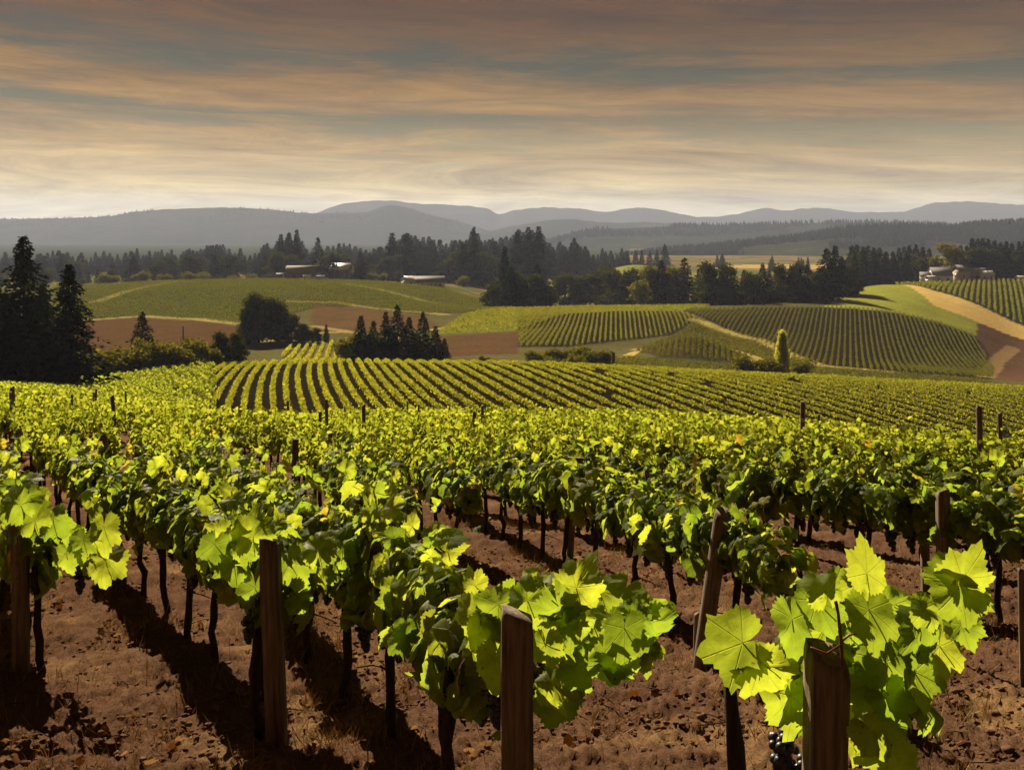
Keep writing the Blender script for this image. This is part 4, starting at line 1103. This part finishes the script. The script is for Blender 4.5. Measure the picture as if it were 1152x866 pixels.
for i, (px, yt, Y, w, lab) in enumerate([(316, 263, 800, 1.15, 'left of the three tallest firs in the forest'), (325, 261, 805, 1.15, 'middle of the three tallest firs in the forest'), (334, 258, 800, 1.1, 'right and highest of the three tallest forest firs'),
        (358, 267, 820, 1.2, 'tall fir between the three tallest firs and the pale roof'), (533, 255, 850, .9, 'lone fir spire above the centre forest'), (594, 255, 780, 1.1, 'tall dark fir at the right end of the centre forest'), (606, 254, 775, 1.1, 'tallest dark fir at the right end of the centre forest'), (582, 260, 785, 1.1, 'dark fir left of the tall pair in the centre forest'),
        (441, 262, 830, 1.6, 'bulky crowned fir left of the long white building'), (458, 262, 835, 1.7, 'rounded tall fir above the long white building'), (405, 283, 700, 1.5, 'dark bushy tree right of the pale roofed house'), (374, 284, 720, 1.7, 'dark tree left of the pale roofed house')]):
    tree('fir_tree', CON, i, px, yt, Y, w, lab, 'fir tree')
for i in range(26):
    px = 95+i*17+random.uniform(-6, 6); Y = 690+random.uniform(-15, 40)
    if 305 < px < 375 or 452 < px < 508: continue
    yt = float(F*(CAMZ-at(px, Y).z)/Y+YH)-random.uniform(7, 15)
    tree('bush', BUSH if i % 3 else BUSH_D, i, px, yt, Y, random.uniform(1.2, 1.8), 'hazy bush at the foot of the long forest', 'bush', 'bushes at the foot of the long forest', ('stem', 'foliage'))
tree('bush', BUSH, 0, 124, 305, 660, 1.4, 'pale yellow bush at the left foot of the forest', 'bush', None, ('stem', 'foliage'))
for i, px in enumerate((706, 715, 722, 731, 739, 748)):
    tree('fir_tree', CON, i, px, 277+random.uniform(-3, 5), 1120, 1.3, 'small hazy fir on the pale green mound', 'fir tree', 'firs on the pale green mound')
for i in range(13):
    px = random.choice((805, 822, 842, 860, 905, 922, 940))+random.uniform(-9, 9); tree('fir_tree', CON, i, px, 287+random.uniform(-2, 5), 1150+random.uniform(-60, 60), 1.3, 'small hazy fir before the yellow fields', 'fir tree', 'firs before the yellow fields')

# far woods: one mass per ridge
def woods(rname, count, hmin, hmax, vlo, vhi, label, dens=None):
    X, Y, Z = RIDGES[rname]
    nx, nv = X.shape
    i = rng.integers(0, nx, count*3); j = rng.integers(int(nv*vlo), int(nv*vhi), count*3)
    fx = X[i, j]; fy = Y[i, j]; keep = fbm(fx/230, fy/230, 3, 77) > .42
    i, j = i[keep][:count], j[keep][:count]
    n = len(i); h = rng.uniform(hmin, hmax, n); r = h*rng.uniform(.22, .36, n)
    k = 5; th = np.arange(k)*2*math.pi/k
    base = np.stack([X[i, j], Y[i, j], Z[i, j]-1], 1)+rnd(n)*np.array((3, 3, 0))
    Vs, Fs = [], []; off = 0
    for (z0, z1, rs) in ((0.05, .55, 1.0), (.33, .8, .72), (.6, 1.0, .45)):
        ring = np.stack([np.cos(th), np.sin(th), 0*th], 1)[None]*(r*rs)[:, None, None]*rng.uniform(.75, 1.25, (n, k, 1))+base[:, None]+np.array((0, 0, 1))*(h*z0)[:, None, None]
        tip = base+np.array((0, 0, 1))*(h*z1)[:, None]
        V = np.concatenate([ring, tip[:, None]], 1)
        b_ = off+np.arange(n)[:, None]*(k+1)
        f = np.stack([np.stack([b_[:, 0]+q, b_[:, 0]+(q+1) % k, b_[:, 0]+k], 1) for q in range(k)], 1)
        Vs.append(V.reshape(-1, 3)); Fs.append(f.reshape(-1, 3)); off += n*(k+1)
    ob = link('forest', mesh_np('forest', np.concatenate(Vs), [np.concatenate(Fs)], M_needle)); tag(ob, label, 'forest', kind='stuff')
woods('wooded', 8000, 9, 17, .15, .56, 'dense conifer wood over the near right hill')
woods('fringe', 3000, 11, 19, .28, .53, 'fringe of conifers along the blue ridge behind')
woods('left', 1400, 9, 15, .3, .53, 'distant trees along the left hazy ridge')

# ------------------------------------------------------------------ buildings
M_white = simple('white_paint', (.72,.70,.66), (.62,.60,.56), 2, .7)
M_grey = simple('grey_boards', (.16,.15,.14), (.11,.10,.095), 3, .85)
M_beige = simple('beige_render', (.38,.31,.26), (.30,.25,.21), 2, .85)
M_roof = simple('grey_roof', (.20,.19,.18), (.14,.135,.13), 4, .8)
M_palerf = simple('pale_metal_roof', (.50,.48,.44), (.42,.40,.37), 3, .5)
M_olive = simple('olive_mossy_roof', (.16,.14,.06), (.10,.095,.05), 3, .85)
M_dark = simple('dark_window_glass', (.02,.022,.025), (.03,.032,.035), 3, .15, 0, .5)
M_blue = simple('pale_blue_paint', (.36,.46,.56), (.30,.40,.50), 2, .5)
M_tyre = simple('black_tyre', (.02,.02,.02), (.015,.015,.015), 8, .9)

def house(kind, px, Y, rz, w, d, h, rh, wallm, roofm, label, nwin=3, round_roof=False, chimney=False, cat='house', door=True, over=.35):
    """w along the front (local x), d deep; front faces local -y"""
    p = at(px, Y); p.z = min(float(T(p.x+a, p.y+b)) for a in (-w/2, w/2) for b in (-d/2, d/2))
    e = empty(kind, p, rz)
    m = MB(); m.prism([(-w/2,-1.0),(w/2,-1.0),(w/2,h),(-w/2,h)], -d/2, d/2)
    for sx in (-1, 1):                                     # gable ends
        P = [(sx*(w/2-.004), -d/2, h+.002), (sx*(w/2-.004), d/2, h+.002), (sx*(w/2-.004), 0, h+rh-.05), (sx*(w/2-.3), -d/2, h+.002), (sx*(w/2-.3), d/2, h+.002), (sx*(w/2-.3), 0, h+rh-.05)]
        if not round_roof: m.add(P, [(0,1,2), (3,5,4), (0,2,5,3), (1,4,5,2)])
    m.build('wall', wallm, e)
    r = MB(); t = .22
    if round_roof:
        ang = np.linspace(0, math.pi, 11); oy = (d/2+over)
        top = [(-math.cos(a)*oy, h+math.sin(a)**.8*rh) for a in ang]
    else:
        top = [(-d/2-over, h-over*rh/(d/2)), (0, h+rh), (d/2+over, h-over*rh/(d/2))]
    n = len(top); V = []
    for x in (-w/2-over, w/2+over):
        V += [(x, y, z+t) for y, z in top]+[(x, y, z+.003) for y, z in top]
    Fs = []
    for i in range(n-1):
        Fs += [(i, i+1, 2*n+i+1, 2*n+i), (n+i+1, n+i, 3*n+i, 3*n+i+1), (i+1, i, n+i, n+i+1), (2*n+i, 2*n+i+1, 3*n+i+1, 3*n+i)]
    Fs += [(0, 2*n, 3*n, n), (n-1, 2*n-1, 4*n-1, 3*n-1)]
    if round_roof:                                         # close the ends
        Fs += [tuple(range(n, 2*n)), tuple(range(4*n-1, 3*n-1, -1))]
    r.add(V, Fs); ro = r.build('roof', roofm, e)
    if chimney:
        c = MB(); c.box((w*.22, .2, h+rh+.2), (.8, .8, 1.6)); c.build('chimney', M_grey, ro)
    xs = np.linspace(-w/2, w/2, nwin+2)[1:-1]
    for i, x_ in enumerate(xs):
        if door and i == nwin//2:
            q = MB(); q.box((x_, -d/2-.04, 1.05), (1.1 if d < 9 else 2.8, .1, 2.1 if d < 9 else 2.8)); q.build('door', M_dark, e); continue
        q = MB(); q.box((x_, -d/2-.03, h*.58), (1.3, .1, 1.3)); wi = q.build('window', M_dark, e)
        fr = MB()
        for dx, dz, sx, sz in ((0, .71, 1.6, .12), (0, -.71, 1.6, .12), (-.73, 0, .14, 1.3), (.73, 0, .14, 1.3)): fr.box((x_+dx, -d/2-.06, h*.58+dz), (sx, .12, sz))
        fr.build('frame', M_white, wi)
    for sx in (-1, 1):
        q = MB(); q.box((sx*(w/2+.03), 0, h*.6), (.1, 1.3, 1.3)); q.build('window', M_dark, e)
    return tag(e, label, cat)
house('barn', 341, 600, -.05, 19, 11, 4.6, 4.8, M_grey, M_olive, 'dark grey barn with rounded mossy olive roof on the left hill', 4, True, cat='barn')
house('shed', 315, 600, .1, 4, 4, 3.2, 1.0, M_grey, M_roof, 'small grey lean shed at the left of the rounded barn', 1, cat='shed')
house('farm_building', 480, 610, .12, 22, 9, 4.2, 3.4, M_white, M_roof, 'long low white building under the olive slope', 7, cat='building')
house('shed', 459, 604, .75, 6, 6, 3.0, 2.6, M_white, M_palerf, 'bright white gabled end shed at the left of the long building', 1, cat='shed')
house('house', 384, 722, -.2, 15, 11, 9.5, 4.2, M_olive, M_palerf, 'house with pale roof among the forest trees', 3, chimney=True)
house('house', 591, 520, .2, 7, 6, 5.5, 2.0, M_white, M_palerf, 'tiny white house above the valley saddle', 2)
house('farmhouse', 1057, 592, .05, 12, 9, 5.4, 4.6, M_white, M_roof, 'white farmhouse with broad grey roof in the right hand farm', 3, chimney=True)
house('farmhouse', 1081, 594, .3, 8, 8, 7.2, 3.4, M_beige, M_roof, 'tall pinkish house right of the pale roofed farmhouse', 2)
house('farm_building', 1097, 597, .05, 12, 7, 6.0, 2.6, M_beige, M_roof, 'long beige outbuilding at the right of the farm', 4, cat='building')
house('shed', 1041, 592, -.3, 6, 5, 5.0, 2.4, M_white, M_roof, 'small white shed at the left of the farm', 1, cat='shed')
house('shed', 1048, 586, .2, 6, 4, 3.6, 1.2, M_white, M_palerf, 'low pale shed before the white farmhouse', 1, cat='shed')
house('greenhouse', 1109, 592, .1, 8, 5, 4.6, 2.0, M_palerf, M_palerf, 'pale greenish glasshouse at the right end of the farm', 3, cat='greenhouse')
house('shed', 1150, 594, .1, 6, 4, 2.2, .9, M_beige, M_palerf, 'small pale shed at the right edge on the ridge', 1, cat='shed')

def van(px, Y, rz, ln, hh, mat_, label):
    e = empty('farm_van', at(px, Y), rz); m = MB()
    m.prism([(-ln/2,.5),(ln/2,.5),(ln/2,1.3),(ln/2-.9,1.5),(ln/2-1.5,hh),(-ln/2,hh)], -1.05, 1.05); m.build('body', mat_, e)
    w = MB(); w.prism([(ln/2-1.45,1.55),(ln/2-.95,1.55),(ln/2-1.5,hh-.15),(ln/2-1.75,hh-.15)], -1.08, 1.08); w.build('window', M_dark, e)
    for x_ in (-ln/2+.9, ln/2-1.0):
        for y_ in (-1.0, 1.0):
            t = MB(); t.tube([(x_, y_-.12, .4), (x_, y_+.12, .4)], .4, 14); t.build('wheel', M_tyre, e)
    tag(e, label, 'van')
van(347, 590, .4, 6.2, 3.0, M_white, 'white van parked before the rounded barn')
van(362, 588, .2, 7.0, 2.9, M_blue, 'pale blue van parked right of the white van')
van(354, 595, 3.3, 5.4, 2.3, M_white, 'low pale van half hidden between the white and blue vans')

# ------------------------------------------------------------------ haze
def build_haze():
    m = bpy.data.materials.new('haze_air'); m.use_nodes = True; N = m.node_tree.nodes; L = m.node_tree.links
    N.remove(N['Principled BSDF']); v = N.new('ShaderNodeVolumePrincipled')
    v.inputs['Color'].default_value = (.47, .54, .78, 1); v.inputs['Density'].default_value = HAZE_DENSITY; v.inputs['Anisotropy'].default_value = .1
    L.new(v.outputs[0], N['Material Output'].inputs['Volume'])
    zlo, zhi = -62, 326; yl, yh, xw = -90, 10600, 11500
    b = MB(); b.box((0, (yl+yh)/2, (zlo+zhi)/2), (2*xw, yh-yl, zhi-zlo)); o = b.build('haze', m); tag(o, 'thin blue grey haze over the whole valley', 'haze', kind='stuff')
build_haze()
